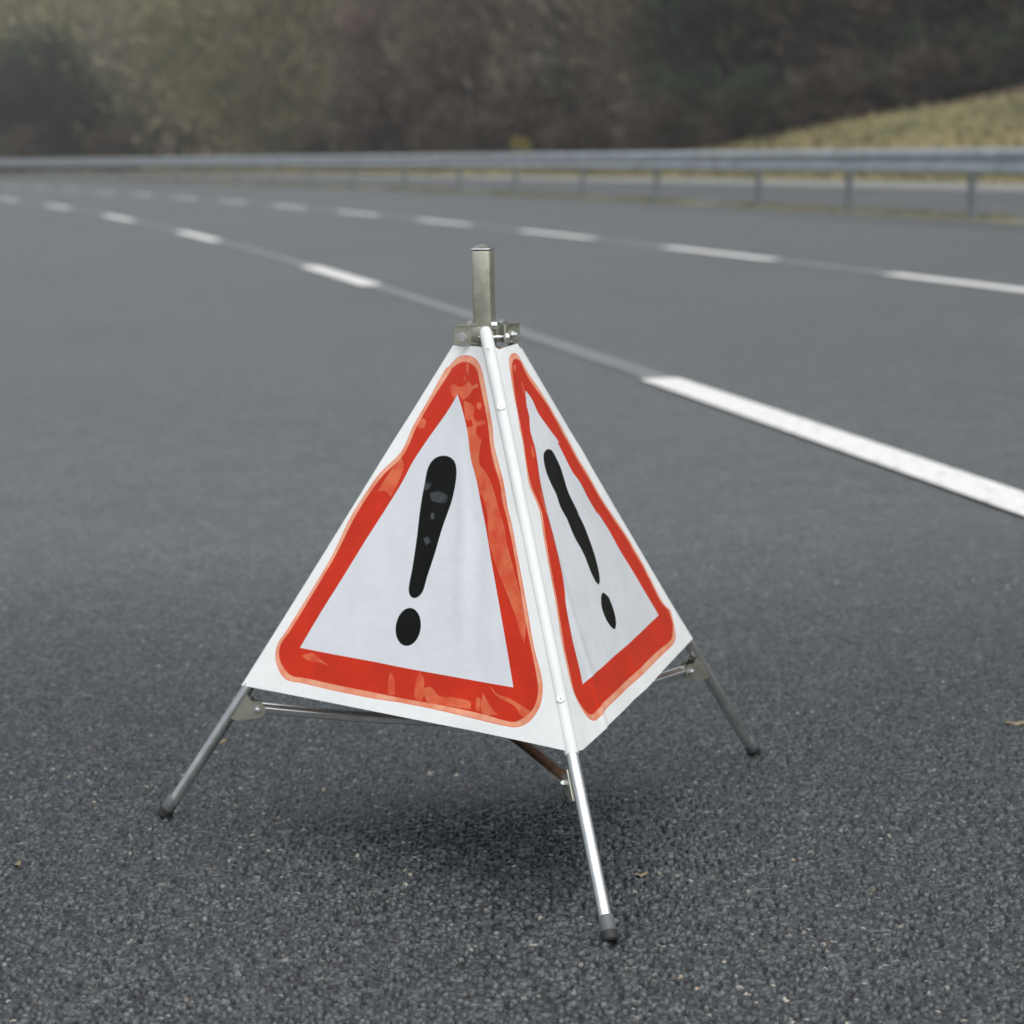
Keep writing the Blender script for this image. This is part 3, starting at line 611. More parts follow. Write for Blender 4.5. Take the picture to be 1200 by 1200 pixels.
# ------------------------------------------------------------------ the folding sign
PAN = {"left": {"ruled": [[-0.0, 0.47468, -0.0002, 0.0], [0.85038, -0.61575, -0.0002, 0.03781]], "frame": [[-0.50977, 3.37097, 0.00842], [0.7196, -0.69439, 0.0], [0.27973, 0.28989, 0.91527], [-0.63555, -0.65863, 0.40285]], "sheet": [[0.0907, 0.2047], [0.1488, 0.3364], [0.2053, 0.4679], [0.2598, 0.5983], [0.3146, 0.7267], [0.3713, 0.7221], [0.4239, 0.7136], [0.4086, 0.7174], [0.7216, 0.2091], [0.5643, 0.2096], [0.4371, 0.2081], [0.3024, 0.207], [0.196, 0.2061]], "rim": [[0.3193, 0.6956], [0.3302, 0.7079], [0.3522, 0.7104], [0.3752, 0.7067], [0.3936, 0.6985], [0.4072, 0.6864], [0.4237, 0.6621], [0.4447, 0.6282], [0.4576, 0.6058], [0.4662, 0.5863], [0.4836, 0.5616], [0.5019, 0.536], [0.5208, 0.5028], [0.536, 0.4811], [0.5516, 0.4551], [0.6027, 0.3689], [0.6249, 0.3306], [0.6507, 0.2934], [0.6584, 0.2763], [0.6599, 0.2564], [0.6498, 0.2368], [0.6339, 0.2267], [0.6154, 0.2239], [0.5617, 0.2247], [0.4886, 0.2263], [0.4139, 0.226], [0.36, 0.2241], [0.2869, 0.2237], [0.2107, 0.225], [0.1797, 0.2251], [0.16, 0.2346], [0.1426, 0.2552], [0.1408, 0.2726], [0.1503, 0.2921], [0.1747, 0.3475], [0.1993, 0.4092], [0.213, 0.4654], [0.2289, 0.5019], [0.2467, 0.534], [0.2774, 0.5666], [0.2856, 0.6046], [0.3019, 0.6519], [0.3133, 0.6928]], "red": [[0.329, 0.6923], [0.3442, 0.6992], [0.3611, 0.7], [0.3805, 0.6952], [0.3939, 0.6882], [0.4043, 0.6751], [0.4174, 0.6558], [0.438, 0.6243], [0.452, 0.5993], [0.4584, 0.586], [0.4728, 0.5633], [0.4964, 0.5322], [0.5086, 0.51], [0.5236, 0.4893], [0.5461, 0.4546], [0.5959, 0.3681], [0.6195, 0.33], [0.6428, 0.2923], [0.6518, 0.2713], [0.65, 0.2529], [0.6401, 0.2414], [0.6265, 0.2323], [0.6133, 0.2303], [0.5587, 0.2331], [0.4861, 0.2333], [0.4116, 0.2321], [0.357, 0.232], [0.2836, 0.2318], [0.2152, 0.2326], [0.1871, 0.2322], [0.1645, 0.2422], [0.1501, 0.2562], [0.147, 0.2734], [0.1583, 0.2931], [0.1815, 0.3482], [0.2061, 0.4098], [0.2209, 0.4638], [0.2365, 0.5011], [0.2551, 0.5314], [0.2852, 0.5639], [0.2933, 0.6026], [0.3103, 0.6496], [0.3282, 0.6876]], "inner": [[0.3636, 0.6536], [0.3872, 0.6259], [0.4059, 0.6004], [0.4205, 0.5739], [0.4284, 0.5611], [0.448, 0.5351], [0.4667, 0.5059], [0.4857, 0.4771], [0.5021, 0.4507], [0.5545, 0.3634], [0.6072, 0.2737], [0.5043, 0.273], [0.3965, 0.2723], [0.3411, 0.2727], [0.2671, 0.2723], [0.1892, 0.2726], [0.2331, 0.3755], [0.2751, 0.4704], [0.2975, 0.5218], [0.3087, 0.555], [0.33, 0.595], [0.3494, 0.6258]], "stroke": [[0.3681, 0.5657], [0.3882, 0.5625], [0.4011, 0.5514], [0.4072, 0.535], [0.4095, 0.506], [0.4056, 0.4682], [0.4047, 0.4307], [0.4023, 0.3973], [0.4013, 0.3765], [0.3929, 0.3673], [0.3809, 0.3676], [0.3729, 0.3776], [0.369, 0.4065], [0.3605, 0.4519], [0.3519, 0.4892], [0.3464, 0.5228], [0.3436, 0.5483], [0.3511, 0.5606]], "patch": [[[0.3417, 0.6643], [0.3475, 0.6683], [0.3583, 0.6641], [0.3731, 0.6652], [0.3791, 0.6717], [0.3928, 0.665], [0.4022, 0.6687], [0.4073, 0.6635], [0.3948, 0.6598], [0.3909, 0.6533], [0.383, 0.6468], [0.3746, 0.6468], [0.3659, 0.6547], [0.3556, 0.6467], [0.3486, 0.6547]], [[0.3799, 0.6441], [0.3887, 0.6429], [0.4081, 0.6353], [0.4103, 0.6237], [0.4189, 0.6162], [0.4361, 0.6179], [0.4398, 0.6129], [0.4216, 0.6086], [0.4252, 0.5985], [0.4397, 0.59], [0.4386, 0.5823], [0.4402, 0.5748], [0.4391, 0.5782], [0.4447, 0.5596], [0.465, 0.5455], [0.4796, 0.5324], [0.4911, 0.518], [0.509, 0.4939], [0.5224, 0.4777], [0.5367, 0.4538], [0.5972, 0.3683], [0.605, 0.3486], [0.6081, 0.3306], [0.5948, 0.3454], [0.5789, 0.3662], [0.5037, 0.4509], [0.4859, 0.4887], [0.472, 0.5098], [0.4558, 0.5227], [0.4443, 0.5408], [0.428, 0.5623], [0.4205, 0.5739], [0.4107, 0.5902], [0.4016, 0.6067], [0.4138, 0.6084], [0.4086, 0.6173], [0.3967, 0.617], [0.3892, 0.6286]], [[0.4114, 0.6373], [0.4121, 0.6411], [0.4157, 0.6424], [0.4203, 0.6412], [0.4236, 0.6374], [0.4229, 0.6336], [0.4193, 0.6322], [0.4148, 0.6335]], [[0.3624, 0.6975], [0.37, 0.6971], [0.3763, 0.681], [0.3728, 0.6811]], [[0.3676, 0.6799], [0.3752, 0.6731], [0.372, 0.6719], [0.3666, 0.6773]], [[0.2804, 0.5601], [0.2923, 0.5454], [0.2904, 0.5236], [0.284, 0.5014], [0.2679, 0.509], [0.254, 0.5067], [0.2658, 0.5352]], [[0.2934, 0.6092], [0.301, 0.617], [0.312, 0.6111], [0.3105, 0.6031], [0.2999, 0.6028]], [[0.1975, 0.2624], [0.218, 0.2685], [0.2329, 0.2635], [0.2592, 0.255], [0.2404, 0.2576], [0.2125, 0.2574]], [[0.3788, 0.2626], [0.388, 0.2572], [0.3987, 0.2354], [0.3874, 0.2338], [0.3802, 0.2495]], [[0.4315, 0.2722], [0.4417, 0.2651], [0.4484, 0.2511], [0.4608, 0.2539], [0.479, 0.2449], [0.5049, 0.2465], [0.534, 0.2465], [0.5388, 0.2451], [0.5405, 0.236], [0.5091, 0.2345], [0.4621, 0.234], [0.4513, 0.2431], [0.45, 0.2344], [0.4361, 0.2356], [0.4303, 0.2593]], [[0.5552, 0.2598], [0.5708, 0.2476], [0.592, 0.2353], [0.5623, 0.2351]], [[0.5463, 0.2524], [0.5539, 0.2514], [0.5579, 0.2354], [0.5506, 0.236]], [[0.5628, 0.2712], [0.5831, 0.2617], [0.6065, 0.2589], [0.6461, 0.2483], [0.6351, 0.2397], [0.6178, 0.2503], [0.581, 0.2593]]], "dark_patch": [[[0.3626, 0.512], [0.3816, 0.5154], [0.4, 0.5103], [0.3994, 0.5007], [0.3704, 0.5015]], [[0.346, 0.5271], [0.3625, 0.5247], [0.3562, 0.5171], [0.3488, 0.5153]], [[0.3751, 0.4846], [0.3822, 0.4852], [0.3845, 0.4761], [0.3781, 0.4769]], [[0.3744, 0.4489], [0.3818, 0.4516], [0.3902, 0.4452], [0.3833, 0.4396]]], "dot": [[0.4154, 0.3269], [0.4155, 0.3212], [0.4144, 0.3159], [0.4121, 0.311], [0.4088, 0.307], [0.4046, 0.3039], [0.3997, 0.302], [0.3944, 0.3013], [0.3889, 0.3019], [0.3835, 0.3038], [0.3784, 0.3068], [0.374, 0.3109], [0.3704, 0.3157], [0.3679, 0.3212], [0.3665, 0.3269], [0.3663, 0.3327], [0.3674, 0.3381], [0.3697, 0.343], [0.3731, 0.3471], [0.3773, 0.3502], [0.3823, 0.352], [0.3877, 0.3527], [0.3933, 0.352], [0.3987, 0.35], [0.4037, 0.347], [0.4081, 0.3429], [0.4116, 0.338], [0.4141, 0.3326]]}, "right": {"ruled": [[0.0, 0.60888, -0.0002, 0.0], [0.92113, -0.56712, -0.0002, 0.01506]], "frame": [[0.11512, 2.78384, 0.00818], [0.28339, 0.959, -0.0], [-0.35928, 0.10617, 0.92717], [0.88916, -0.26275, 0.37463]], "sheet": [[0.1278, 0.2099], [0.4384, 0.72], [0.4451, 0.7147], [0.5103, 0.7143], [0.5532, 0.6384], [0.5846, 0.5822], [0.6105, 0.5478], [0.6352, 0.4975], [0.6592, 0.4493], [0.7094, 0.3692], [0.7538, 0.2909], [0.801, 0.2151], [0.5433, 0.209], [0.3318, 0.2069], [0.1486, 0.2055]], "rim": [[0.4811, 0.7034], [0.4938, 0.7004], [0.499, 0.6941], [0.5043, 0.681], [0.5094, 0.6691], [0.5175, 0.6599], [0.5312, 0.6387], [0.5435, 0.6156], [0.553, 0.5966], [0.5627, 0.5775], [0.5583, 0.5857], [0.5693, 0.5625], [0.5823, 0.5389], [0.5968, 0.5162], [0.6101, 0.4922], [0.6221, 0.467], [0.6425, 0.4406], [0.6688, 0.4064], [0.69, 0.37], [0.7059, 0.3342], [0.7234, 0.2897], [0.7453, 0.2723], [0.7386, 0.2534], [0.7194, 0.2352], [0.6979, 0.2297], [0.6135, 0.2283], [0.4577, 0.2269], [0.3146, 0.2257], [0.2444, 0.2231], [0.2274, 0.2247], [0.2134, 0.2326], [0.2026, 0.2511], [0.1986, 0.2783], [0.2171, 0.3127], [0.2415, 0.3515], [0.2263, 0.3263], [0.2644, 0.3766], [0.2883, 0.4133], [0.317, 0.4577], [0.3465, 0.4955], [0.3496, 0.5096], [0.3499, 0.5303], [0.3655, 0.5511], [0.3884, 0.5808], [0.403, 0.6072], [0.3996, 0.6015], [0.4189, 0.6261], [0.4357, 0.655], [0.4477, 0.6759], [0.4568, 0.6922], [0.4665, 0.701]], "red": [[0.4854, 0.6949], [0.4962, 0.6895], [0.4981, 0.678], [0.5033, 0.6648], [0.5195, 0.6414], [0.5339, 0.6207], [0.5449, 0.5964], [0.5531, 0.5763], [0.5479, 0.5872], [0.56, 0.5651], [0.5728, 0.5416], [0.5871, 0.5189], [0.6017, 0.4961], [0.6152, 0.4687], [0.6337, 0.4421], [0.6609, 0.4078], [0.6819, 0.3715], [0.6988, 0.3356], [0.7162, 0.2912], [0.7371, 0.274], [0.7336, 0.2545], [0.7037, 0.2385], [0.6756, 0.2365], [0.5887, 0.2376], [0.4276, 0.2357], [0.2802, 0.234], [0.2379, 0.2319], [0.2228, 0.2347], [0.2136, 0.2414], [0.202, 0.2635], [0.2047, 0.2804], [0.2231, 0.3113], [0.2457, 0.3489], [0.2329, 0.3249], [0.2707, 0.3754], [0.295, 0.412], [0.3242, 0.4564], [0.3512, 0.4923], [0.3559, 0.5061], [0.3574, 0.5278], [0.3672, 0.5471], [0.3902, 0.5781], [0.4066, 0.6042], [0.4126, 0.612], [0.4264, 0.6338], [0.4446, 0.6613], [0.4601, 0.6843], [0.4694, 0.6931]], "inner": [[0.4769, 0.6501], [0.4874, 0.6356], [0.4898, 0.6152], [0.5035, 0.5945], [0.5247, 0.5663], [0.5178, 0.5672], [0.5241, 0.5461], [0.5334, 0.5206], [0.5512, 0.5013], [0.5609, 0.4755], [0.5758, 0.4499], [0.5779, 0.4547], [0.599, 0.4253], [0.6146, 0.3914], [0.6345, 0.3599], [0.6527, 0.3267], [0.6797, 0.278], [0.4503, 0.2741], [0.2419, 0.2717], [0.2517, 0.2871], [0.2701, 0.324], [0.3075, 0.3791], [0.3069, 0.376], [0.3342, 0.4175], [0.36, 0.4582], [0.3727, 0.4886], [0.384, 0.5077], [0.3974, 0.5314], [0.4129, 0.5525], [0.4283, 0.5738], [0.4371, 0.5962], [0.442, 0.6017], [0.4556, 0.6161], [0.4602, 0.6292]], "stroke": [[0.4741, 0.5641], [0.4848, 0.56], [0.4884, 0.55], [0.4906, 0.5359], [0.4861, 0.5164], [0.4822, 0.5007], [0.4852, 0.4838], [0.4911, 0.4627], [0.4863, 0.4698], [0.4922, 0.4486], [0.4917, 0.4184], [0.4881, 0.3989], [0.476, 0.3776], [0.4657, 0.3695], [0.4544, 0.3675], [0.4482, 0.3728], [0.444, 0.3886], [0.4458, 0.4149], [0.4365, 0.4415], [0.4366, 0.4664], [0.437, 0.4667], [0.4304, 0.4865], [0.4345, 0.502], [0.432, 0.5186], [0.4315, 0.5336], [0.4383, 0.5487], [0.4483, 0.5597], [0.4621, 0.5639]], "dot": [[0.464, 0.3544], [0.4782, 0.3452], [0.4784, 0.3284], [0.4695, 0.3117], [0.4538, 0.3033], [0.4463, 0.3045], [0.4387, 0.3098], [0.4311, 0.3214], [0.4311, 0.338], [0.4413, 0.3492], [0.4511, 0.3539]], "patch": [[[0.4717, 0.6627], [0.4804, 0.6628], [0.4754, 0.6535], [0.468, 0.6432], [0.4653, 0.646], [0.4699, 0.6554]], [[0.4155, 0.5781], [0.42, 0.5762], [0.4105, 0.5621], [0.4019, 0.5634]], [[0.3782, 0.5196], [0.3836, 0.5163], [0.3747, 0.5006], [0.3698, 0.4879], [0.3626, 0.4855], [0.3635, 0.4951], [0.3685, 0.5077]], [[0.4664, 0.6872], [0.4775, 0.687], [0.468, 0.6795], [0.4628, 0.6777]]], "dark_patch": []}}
FT = [Vector(v) for v in ((-.5044, 3.3766, .005), (.1076, 2.7861, .005), (.3686, 3.6694, .005))]
TP = [Vector(v) for v in ((-.0475, 3.3474, .6781), (-.0315, 3.2999, .6954), (.0031, 3.3508, .6781))]
HC = Vector((-.0268, 3.338, .678))
sign = empty('folding_sign', (-.0268, 3.338, 0))
tag(sign, 'white three-sided folding warning sign with red triangles and black exclamation marks, standing on metal legs', 'warning sign')
SL = Vector(sign.location)
def fin(name, bm, mats, parent=sign, smooth=True, angle=35):
    fixn(bm); bmesh.ops.translate(bm, verts=bm.verts, vec=-SL)
    me = bpy.data.meshes.new(name); bm.to_mesh(me); bm.free()
    for p in me.polygons: p.use_smooth = smooth
    for m in (mats if isinstance(mats, (list, tuple)) else [mats]): me.materials.append(m)
    if smooth: me.set_sharp_from_angle(angle=R(angle))
    o = bpy.data.objects.new(name, me); col.objects.link(o); o.parent = parent
    return o
def catmull(P, corner=50, step=.006):
    P = [Vector(p) for p in P]; n = len(P); out = []
    sh = []
    for i in range(n):
        a = P[i]-P[i-1]; b = P[(i+1) % n]-P[i]; sh.append(a.length > 1e-6 and b.length > 1e-6 and math.degrees(a.angle(b)) > corner)
    for i in range(n):
        p0, p1, p2, p3 = P[i-1], P[i], P[(i+1) % n], P[(i+2) % n]
        if sh[i]: p0 = p1-(p2-p1)
        if sh[(i+1) % n]: p3 = p2+(p2-p1)
        L = (p2-p1).length; k = max(1, int(L/step))
        # centripetal-ish tangents limited to the segment length
        m1 = (p2-p0); m2 = (p3-p1)
        if m1.length > 0: m1 = m1.normalized()*L
        if m2.length > 0: m2 = m2.normalized()*L
        for j in range(k):
            t = j/k; t2 = t*t; t3 = t2*t
            out.append(p1*(2*t3-3*t2+1)+m1*(t3-2*t2+t)+p2*(-2*t3+3*t2)+m2*(t3-t2))
    return out
def area(P): return sum(P[i-1].x*P[i].y-P[i].x*P[i-1].y for i in range(len(P)))/2
def inset(P, d):
    s = 1 if area(P) > 0 else -1; out = []
    n = len(P)
    for i in range(n):
        t = (P[(i+1) % n]-P[i-1]); t = t.normalized() if t.length > 0 else Vector((1, 0)); out.append(P[i]+Vector((-t.y, t.x))*d*s)
    return out
def inside(poly, X, Y):
    px = np.array([p[0] for p in poly]); py = np.array([p[1] for p in poly]); r = np.zeros(X.shape, bool); j = len(px)-1
    for i in range(len(px)):
        c_ = ((py[i] > Y) != (py[j] > Y)); 
        with np.errstate(divide='ignore', invalid='ignore'):
            r ^= c_ & (X < (px[j]-px[i])*(Y-py[i])/(py[j]-py[i]+1e-15)+px[i])
        j = i
    return r
def ruled(D, x, y):   # the cloth is stretched between two legs that do not quite lie in one plane
    if 'ruled' not in D: return 0
    (a0, a1, b0, b1), (c0, c1, d0, d1) = D['ruled']; xa = a0+a1*y; xb = c0+c1*y; t = min(1.15, max(-.15, (x-xa)/(xb-xa)))
    return (b0+b1*y)*(1-t)+(d0+d1*y)*t
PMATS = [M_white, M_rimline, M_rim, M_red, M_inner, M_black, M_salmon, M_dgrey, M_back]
def panel(D, wave, seed):
    P0, e1, e2, nn = [Vector(v) for v in D['frame']]
    sheet = [Vector(p) for p in D['sheet']]
    polys = {'sheet': catmull(sheet, 14, .008), 'rim': catmull(D['rim'])}
    polys['rim2'] = inset(polys['rim'], .0012)
    for k_ in ('red', 'inner', 'stroke', 'dot'): polys[k_] = catmull(D[k_], 50, .005)
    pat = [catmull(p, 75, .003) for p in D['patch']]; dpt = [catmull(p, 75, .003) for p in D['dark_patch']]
    allp = list(polys.values())+pat+dpt
    vs = []; ed = []
    for P in allp:
        b = len(vs); vs += [Vector((p.x, p.y)) for p in P]; ed += [(b+i, b+(i+1) % len(P)) for i in range(len(P))]
    xs = [p.x for p in sheet]; ys = [p.y for p in sheet]; g = .008
    GX_, GY_ = np.meshgrid(np.arange(min(xs), max(xs), g), np.arange(min(ys), max(ys), g)); GX_ = GX_+((np.arange(GX_.shape[0]) % 2)*g/2)[:, None]
    ins = inside(inset(polys['sheet'], .004), GX_, GY_); vs += [Vector((x, y)) for x, y in zip(GX_[ins], GY_[ins])]
    vo, eo, fo, *_ = delaunay_2d_cdt(vs, ed, [], 0, 1e-6)
    tri = np.array([f for f in fo if len(f) == 3]); VX = np.array([v.x for v in vo]); VY = np.array([v.y for v in vo])
    cx_, cy_ = VX[tri].mean(1), VY[tri].mean(1)
    keep = inside(polys['sheet'], cx_, cy_); tri = tri[keep]; cx_ = cx_[keep]; cy_ = cy_[keep]
    mi = np.zeros(len(tri), int)
    I = lambda k_: inside(polys[k_], cx_, cy_)
    mi[I('rim')] = 1; mi[I('rim2')] = 2; red = I('red'); mi[red] = 3
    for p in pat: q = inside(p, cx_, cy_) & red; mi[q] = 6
    inn = I('inner'); mi[inn] = 4; st = I('stroke') | I('dot'); mi[st] = 5
    for p in dpt: q = inside(p, cx_, cy_) & st; mi[q] = 7
    # gentle waves of the cloth
    V = []
    for x, y in zip(VX, VY):
        V.append(P0+e1*x+e2*y+nn*(wave(x, y)+ruled(D, x, y))-SL)
    flip = e1.cross(e2).dot(nn) < 0
    T = tri if not flip else tri[:, ::-1]
    a = VX[T]; b = VY[T]; ar = (a[:, 1]-a[:, 0])*(b[:, 2]-b[:, 0])-(a[:, 2]-a[:, 0])*(b[:, 1]-b[:, 0])
    bad = (ar < 0) if not flip else (ar > 0)
    T = T.copy(); T[bad] = T[bad][:, ::-1]
    o = from_np('sign_panel', [tuple(v) for v in V], T, PMATS, sign, smooth=True, midx=mi)
    sd = o.modifiers.new('thickness', 'SOLIDIFY'); sd.thickness = .0012; sd.offset = -1; sd.material_offset = 8; sd.material_offset_rim = 0
    es = o.modifiers.new('edges', 'EDGE_SPLIT'); es.split_angle = R(40)
    return o, polys, (P0, e1, e2, nn)
Lf, Rf = PAN['left'], PAN['right']
def env_line(x, y, D):   # 0 at the sheet's ridge and outer edges, 1 inside
    return 1
def wl(x, y):
    v = .0026*noise.noise((x*5, y*4, 1))+.0012*noise.noise((x*14, y*9, 4))+.00035*noise.noise((x*45, y*20, 2))
    fx = .545-.20*(y-.2)/.52+.006*math.sin(y*17); v += .0016*math.exp(-((x-fx)/.012)**2)*min(1, max(0, (y-.26)*8))-.0010*math.exp(-((x-fx-.03)/.016)**2)
    t = (y-.2)/.52; rx_ = .7427+(.4475-.7427)*t
    d = rx_-x; return max(v, -.0008)*min(1, max(0, (d-.010)/.05))*min(1, max(0, (x-(.108+.49*(y-.2)))/.03))
def wr(x, y):
    t = (y-.208)/.513; rx_ = .1154+(.4002-.1154)*t; d = x-rx_
    v = .0034*noise.noise((x*5+3, y*4, 7))+.0016*noise.noise((x*16, y*7, 9))+.0004*noise.noise((x*45, y*18, 5))
    v += .0022*math.exp(-((d-.115-.03*math.sin(y*9))/.010)**2)*sm(np.array((.62-y)*6)).item()
    return max(v, -.001)*min(1, max(0, (d-.010)/.05))*min(1, max(0, (.797-.57*(y-.214)-x)/.03))
pl, pp, fl = panel(Lf, wl, 1)
pr, pq, fr = panel(Rf, wr, 2)
# rear panel: same print, stretched between the two outer corners
def w3(fr_, p): return fr_[0]+fr_[1]*p[0]+fr_[2]*p[1]
_on = lambda i, z: FT[i].lerp(TP[i], z/TP[i].z)
BLc, BRc, TLc, TRc = [p+Vector((-.003, .0085, .002)) for p in (_on(2, .197), _on(0, .197), _on(2, .655), _on(0, .655))]
BRc.x += .006; TRc.x += .006; TRc.y += .003   # seen from behind: right corner first
e1_ = (BRc-BLc).normalized(); nb_ = e1_.cross((TLc-BLc)).normalized(); 
e2_ = nb_.cross(e1_).normalized()
qa = [((p-BLc).dot(e1_), (p-BLc).dot(e2_)) for p in (BLc, BRc, TRc, TLc)]
def bil(u, v): a = Vector(qa[0]).lerp(Vector(qa[1]), u); b = Vector(qa[3]).lerp(Vector(qa[2]), u); q = a.lerp(b, v); return (q.x, q.y)
def rnd_tri(k_, r_):
    P = [Vector((.5, 1-k_*1.6)), Vector((k_, k_*.9)), Vector((1-k_, k_*.9))]; out = []
    return P
def tri_uv(m):   # triangle inset by m (fraction of the base)
    W_, H_ = (BRc-BLc).length, (TLc-BLc).length*.93
    return [(.5*W_, H_*1.02-m*2.1*W_), (m*W_*1.75, m*W_), (W_-m*W_*1.75, m*W_)]
def rounded(P, r_):
    P = [Vector(p) for p in P]; out = []
    for i in range(3):
        a = (P[i-1]-P[i]).normalized(); b = (P[(i+1) % 3]-P[i]).normalized(); ang = a.angle(b); L = r_/math.tan(ang/2); c_ = P[i]+(a+b).normalized()*r_/math.sin(ang/2)
        s_, e_ = P[i]+a*L, P[i]+b*L; v0 = s_-c_; v1 = e_-c_
        for k in range(9):
            t = k/8; v = v0.lerp(v1, t).normalized()*r_; out.append(tuple(c_+v))
    return out
W_ = (BRc-BLc).length; mx = .5*W_
BK = {'frame': [tuple(BLc), tuple(e1_), tuple(e2_), tuple(nb_)], 'sheet': qa, 'rim': rounded(tri_uv(.06), .03), 'red': rounded(tri_uv(.068), .026), 'inner': tri_uv(.145),
      'stroke': [(mx-.018, .37), (mx-.012, .39), (mx, .396), (mx+.012, .39), (mx+.018, .37), (mx+.008, .245), (mx, .236), (mx-.008, .245)],
      'dot': [(mx+.019*math.cos(t*.449), .20+.019*math.sin(t*.449)) for t in range(14)], 'patch': [], 'dark_patch': []}
panel(BK, lambda x, y: .001*noise.noise((x*6, y*5, 3)), 3)

def on_leg(i, z): return FT[i].lerp(TP[i], (z-FT[i].z)/(TP[i].z-FT[i].z))
# the white hem that wraps the front leg, from the panel's lower edge to its rounded tip
bm = bmesh.new(); zs = list(np.linspace(.197, .690, 40)); ax = (TP[1]-FT[1]).normalized()
pts = [on_leg(1, z) for z in zs]; rr = [.0088 for z in zs]
for i_, z in enumerate(zs):
    if z > .672: rr[i_] = .0088
pts += [on_leg(1, .6955), on_leg(1, .699), on_leg(1, .7005)]; rr += [.0080, .0058, .0026]
tube(bm, pts, rr, 28)
fin('leg_sleeve', bm, M_hem, angle=60)
for i_ in (0, 2):
    bm = bmesh.new(); tube(bm, [on_leg(i_, z) for z in (.212, .3, .45, .6, .664)], .0074, 20); fin('leg_sleeve', bm, M_hem, angle=60)
# legs
for i in range(3):
    u = (TP[i]-FT[i]).normalized(); bm = bmesh.new()
    top = TP[i] if i != 1 else on_leg(1, .688)
    a = FT[i]+u*.024
    if i == 1: tube(bm, [a, a+u*.0005, top], [.0080, .0086, .0076], 28)
    else: tube(bm, [a, a+u*.0005, on_leg(i, .196), on_leg(i, .215), top], [.0080, .0086, .0084, .0068, .0068], 28)
    leg = fin('leg', bm, M_leg)
    bm = bmesh.new(); b0 = FT[i]+Vector((0, 0, .0035))
    tube(bm, [b0+u*.008, b0+u*.009, b0+u*.027, b0+u*.028], [.0095, .0098, .0096, .0089], 24)
    fin('foot_cap', bm, M_capg, leg)
    bm = bmesh.new(); tube(bm, [b0-u*.0045, b0-u*.002, b0+u*.0085], [.0085, .0105, .0106], 24); fin('rubber_foot', bm, M_capb, leg)
# leg brackets and struts
CS = Vector((-.0268, 3.338, .142))
bz = [.168, .166, .166]
for i in range(3):
    L_ = on_leg(i, bz[i]); inn_ = (Vector((CS.x, CS.y, 0))-Vector((L_.x, L_.y, 0))).normalized(); side = Vector((-inn_.y, inn_.x, 0)); Z = Vector((0, 0, 1))
    u = (TP[i]-FT[i]).normalized(); piv = L_+inn_*.030-Z*.006
    bm = bmesh.new()
    v = u.cross(side).normalized()
    if v.dot(inn_) < 0: v = -v
    for sg in (-1, 1):
        c_ = L_+side*sg*.0088; prof_ = [c_-u*.020+v*.004, c_+u*.022+v*.004, c_+u*.018+v*.016]
        for k in range(7):
            a = math.pi/2-k*math.pi/6*1.0; prof_.append(piv+side*sg*.0088+inn_*math.cos(a)*.012+Z*math.sin(a)*.012)
        prof_.append(c_-u*.018+v*.012)
        extrude_poly(bm, prof_, .0018, side)
    box(bm, L_+v*.0098, side, u, v, .0150, .040, .0016)
    br = fin('leg_bracket', bm, M_plate, angle=30)
    bm = bmesh.new(); tube(bm, [piv-side*.0150, piv-side*.0147, piv+side*.0147, piv+side*.0150], [.003, .0036, .0036, .003], 12)
    for sg in (-1, 1): tube(bm, [piv+side*sg*.0102, piv+side*sg*.0136], .0058, 6)
    fin('bolt', bm, M_chrome, br)
    # strut: U channel open at the top, rusty inside
    end = CS+(-inn_)*.020; d = (end-piv).normalized(); sd_ = side; nn_ = sd_.cross(d).normalized()
    if nn_.z < 0: nn_ = -nn_
    tc_ = Vector((-1, -.2, 0)) if i == 1 else Vector((0, -1, 0)); tc_ = (tc_-d*tc_.dot(d)).normalized()
    nn_ = (nn_+tc_*(.95 if i == 1 else .2)).normalized(); sd_ = d.cross(nn_).normalized()
    t_ = .0012; hw_, hh_ = .0074, .0050
    prof_ = [(-hw_, hh_), (-hw_, -hh_*.5), (-hw_*.72, -hh_*.95), (-hw_*.3, -hh_*1.1), (hw_*.3, -hh_*1.1), (hw_*.72, -hh_*.95), (hw_, -hh_*.5), (hw_, hh_)]
    inn_p = [(x*(1-t_/hw_), y if k_ in (0, 7) else y+t_*(1 if y < 0 else 0)) for k_, (x, y) in enumerate(prof_)]
    bm = bmesh.new(); lay = bm.verts.layers.float.new('inside'); rings = []
    nseg = 16
    for k in range(nseg+1):
        f_ = k/nseg; c_ = (piv-d*.004).lerp(end, f_)+nn_*(-.004*math.sin(math.pi*f_))
        ro = [bm.verts.new(c_+sd_*x+nn_*y) for x, y in prof_]; ri = [bm.verts.new(c_+sd_*x+nn_*y) for x, y in inn_p]
        for q, v_ in enumerate(ri): v_[lay] = 0.0 if q in (0, 7) else 1.0
        rings.append((ro, ri))
    for (a, ai), (b, bi) in zip(rings, rings[1:]):
        for q in range(7): bm.faces.new((a[q], a[q+1], b[q+1], b[q])); bm.faces.new((ai[q], bi[q], bi[q+1], ai[q+1]))
        for q in (0, 7): bm.faces.new((a[q], b[q], bi[q], ai[q]) if q else (a[q], ai[q], bi[q], b[q]))
    for sg in (-1, 1):
        tube(bm, [(piv-d*.004).lerp(end, k/8)+nn_*(-.004*math.sin(math.pi*k/8)+hh_)+sd_*sg*(hw_-.0003) for k in range(9)], .0013, 8)
    fin('strut', bm, M_strut, angle=40)
# small wire hook under the front bracket
L_ = on_leg(1, .160); bm = bmesh.new(); p0 = L_+Vector((-.020, .02, -.004)); tube(bm, [p0, p0+Vector((.004, -.004, -.012)), p0+Vector((-.002, 0, -.024))], .0014, 8)
fin('hook', bm, M_capb)
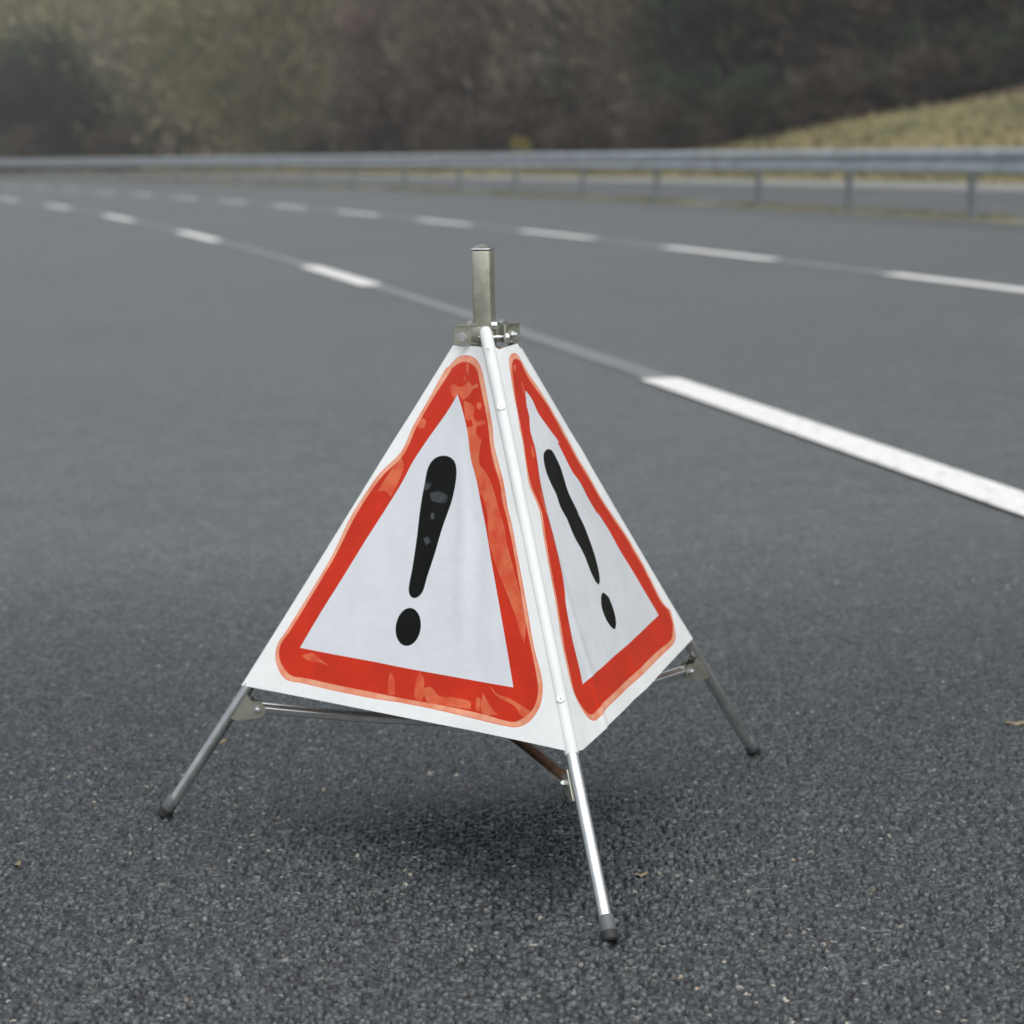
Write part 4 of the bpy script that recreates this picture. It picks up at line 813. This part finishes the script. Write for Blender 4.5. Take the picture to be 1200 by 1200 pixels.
# central slider joining the struts
bm = bmesh.new(); tube(bm, [CS-Vector((0, 0, .012)), CS+Vector((0, 0, .012))], .020, 24)
tube(bm, [CS+Vector((0, 0, .012)), CS+Vector((0, 0, .030))], .012, 20); fin('slider', bm, M_plate)
# post
ang = R(15); PXv = Vector((math.cos(ang), -math.sin(ang), 0)); PYv = Vector((math.sin(ang), math.cos(ang), 0))
pb = Vector((-.0322, 3.338, .625)); ptp = Vector((-.0336, 3.338, .8035)); pz = (ptp-pb).normalized()
bm = bmesh.new(); box(bm, (pb+ptp)/2, PXv, PYv, pz, .0262, .0262, (ptp-pb).length, .0028); post = fin('post', bm, M_plate, angle=50)
bm = bmesh.new(); box(bm, ptp+pz*.0012, PXv, PYv, pz, .0272, .0272, .0022, .0008)
for k in range(6):   # low domed lid
    r_ = .0124*math.cos(k*.26); box(bm, ptp+pz*(.0026+.0009*k), PXv, PYv, pz, r_*2, r_*2, .0010)
fin('post_cap', bm, M_chrome, post, angle=30)
# hub: three channel brackets round the post
bm = bmesh.new(); box(bm, HC+Vector((-.005, 0, .011)), PXv, PYv, Vector((0, 0, 1)), .034, .034, .022, .002); hub = fin('hub', bm, M_plate)
bm = bmesh.new(); tube(bm, [HC+Vector((-.003, 0, -.012)), HC+Vector((-.003, 0, -.008))], .020, 28); fin('ring', bm, M_rust, hub)
for i in range(3):
    d = Vector((FT[i].x-HC.x, FT[i].y-HC.y, 0)).normalized(); side = Vector((-d.y, d.x, 0)); Z = Vector((0, 0, 1)); c0 = HC+Vector((0, 0, .011))
    bm = bmesh.new(); ln = (.046, .040, .043)[i]
    for sg in (-1, 1):
        s_ = side*sg*.0125
        zb_ = -.009 if i == 1 else -.0135
        P = [c0+s_+d*.013+Z*.012, c0+s_+d*ln+Z*.012, c0+s_+d*(ln+.001)+Z*(zb_+.0025), c0+s_+d*(ln-.002)+Z*zb_, c0+s_+d*.013+Z*zb_]
        extrude_poly(bm, P, .0024, side)
    box(bm, c0+d*.0150+Z*.001, side, d, Z, .0226, .0024, .020)
    # small folded lip on the upper edge
    for sg in (-1, 1): box(bm, c0+side*sg*.0142+d*(ln*.5+.007)+Z*.0128, d, side, Z, ln-.016, .0050, .0016)
    ear = fin('hub_bracket', bm, M_plate, hub)
    bm = bmesh.new(); q = c0+d*(ln-.010)-Z*.003
    tube(bm, [q-side*.0225, q+side*.0205], .0028, 12)
    for sg in (-1, 1): tube(bm, [q+side*sg*.0139, q+side*sg*.0150], .0066, 16); tube(bm, [q+side*sg*.0150, q+side*sg*.0190], .0052, 6)
    fin('bolt', bm, M_chrome, hub)
    # rounded stop tab on top
    bm = bmesh.new(); q = c0+d*.026+Z*.013
    tube(bm, [q-side*.004, q+side*.004], .0052, 16); fin('stop_tab', bm, M_chrome, hub)
# press studs on the hem
for (px_, py_, z_) in ((592, 480, .6), (660, 822, .25)):
    ray = (fw*FPX+rt*(px_-600)+up*(600-py_)).normalized(); o_ = Vector((0, 0, HCAM))
    u_ = (TP[1]-FT[1]).normalized(); w0 = o_-FT[1]; b_ = ray.dot(u_); den = 1-b_*b_
    sc_ = (b_*w0.dot(ray)*-1+w0.dot(u_))/den; ax_ = FT[1]+u_*sc_   # nearest point of the leg's axis to the sight line
    nn = (o_-ax_); nn = (nn-u_*nn.dot(u_)).normalized(); q = ax_+nn*.0091
    bm = bmesh.new(); tube(bm, [q-nn*.0015, q+nn*.0006, q+nn*.0014, q+nn*.0015], [.0054, .0054, .0044, .0030], 20); st_ = fin('press_stud', bm, M_white, pl, angle=25)
    bm = bmesh.new(); tube(bm, [q+nn*.0014, q+nn*.0018], .0009, 10); fin('stud_hole', bm, M_capb, st_)

# ------------------------------------------------------------------ scraps on the asphalt
M_leaf = simple('dry_leaf', (.20, .165, .10), .8, var=.35, nscale=60)
def up_(px_, py_):
    ray = fw*FPX+rt*(px_-600)+up*(600-py_); t_ = HCAM/-ray.z; return Vector((0, 0, HCAM))+ray*t_
def scrap(px_, py_, L_, W__, a, label, name='dry_leaf', cat='leaf', curl=.004):
    c_ = up_(px_, py_); bm = bmesh.new(); rows = []
    for i in range(7):
        t = i/6-.5; wd = W__/2*math.cos(t*2.6)**.8; rows.append([bm.verts.new((t*L_, s*wd, .0045+curl*(1-abs(s))*.4+curl*abs(t)*1.6+.0008*math.sin(i*2.3+s))) for s in (-1, 0, 1)])
    for r0, r1 in zip(rows, rows[1:]):
        for k in range(2): bm.faces.new((r0[k], r1[k], r1[k+1], r0[k+1]))
    me = bpy.data.meshes.new(name); bm.to_mesh(me); bm.free(); me.materials.append(M_leaf)
    for p in me.polygons: p.use_smooth = True
    o = bpy.data.objects.new(name, me); col.objects.link(o); o.location = c_; o.rotation_euler = (0, 0, a)
    m_ = o.modifiers.new('t', 'SOLIDIFY'); m_.thickness = .0006
    tag(o, label, cat); return o
scrap(751, 1030, .018, .010, .4, 'small curled dry leaf scrap on the asphalt right of the front leg')
scrap(256, 873, .026, .020, .2, 'pale dry leaf scrap on the asphalt behind the left leg')
scrap(1190, 851, .036, .022, .1, 'pale leaf lying on the asphalt at the right edge of the picture')
scrap(250, 1024, .014, .0016, .9, 'thin straw stalk on the asphalt below the left foot', 'straw', 'straw')
scrap(1022, 1049, .013, .0018, .7, 'curved straw bit on the asphalt at lower right', 'straw', 'straw')
scrap(20, 1018, .014, .010, 1.2, 'tiny dry leaf scrap near the lower left edge')

# unused prototypes go
for pr_ in PROTO.values():
    for o in pr_:
        if o.parent is None: bpy.data.objects.remove(o)
        elif 'taken' in o: del o['taken']
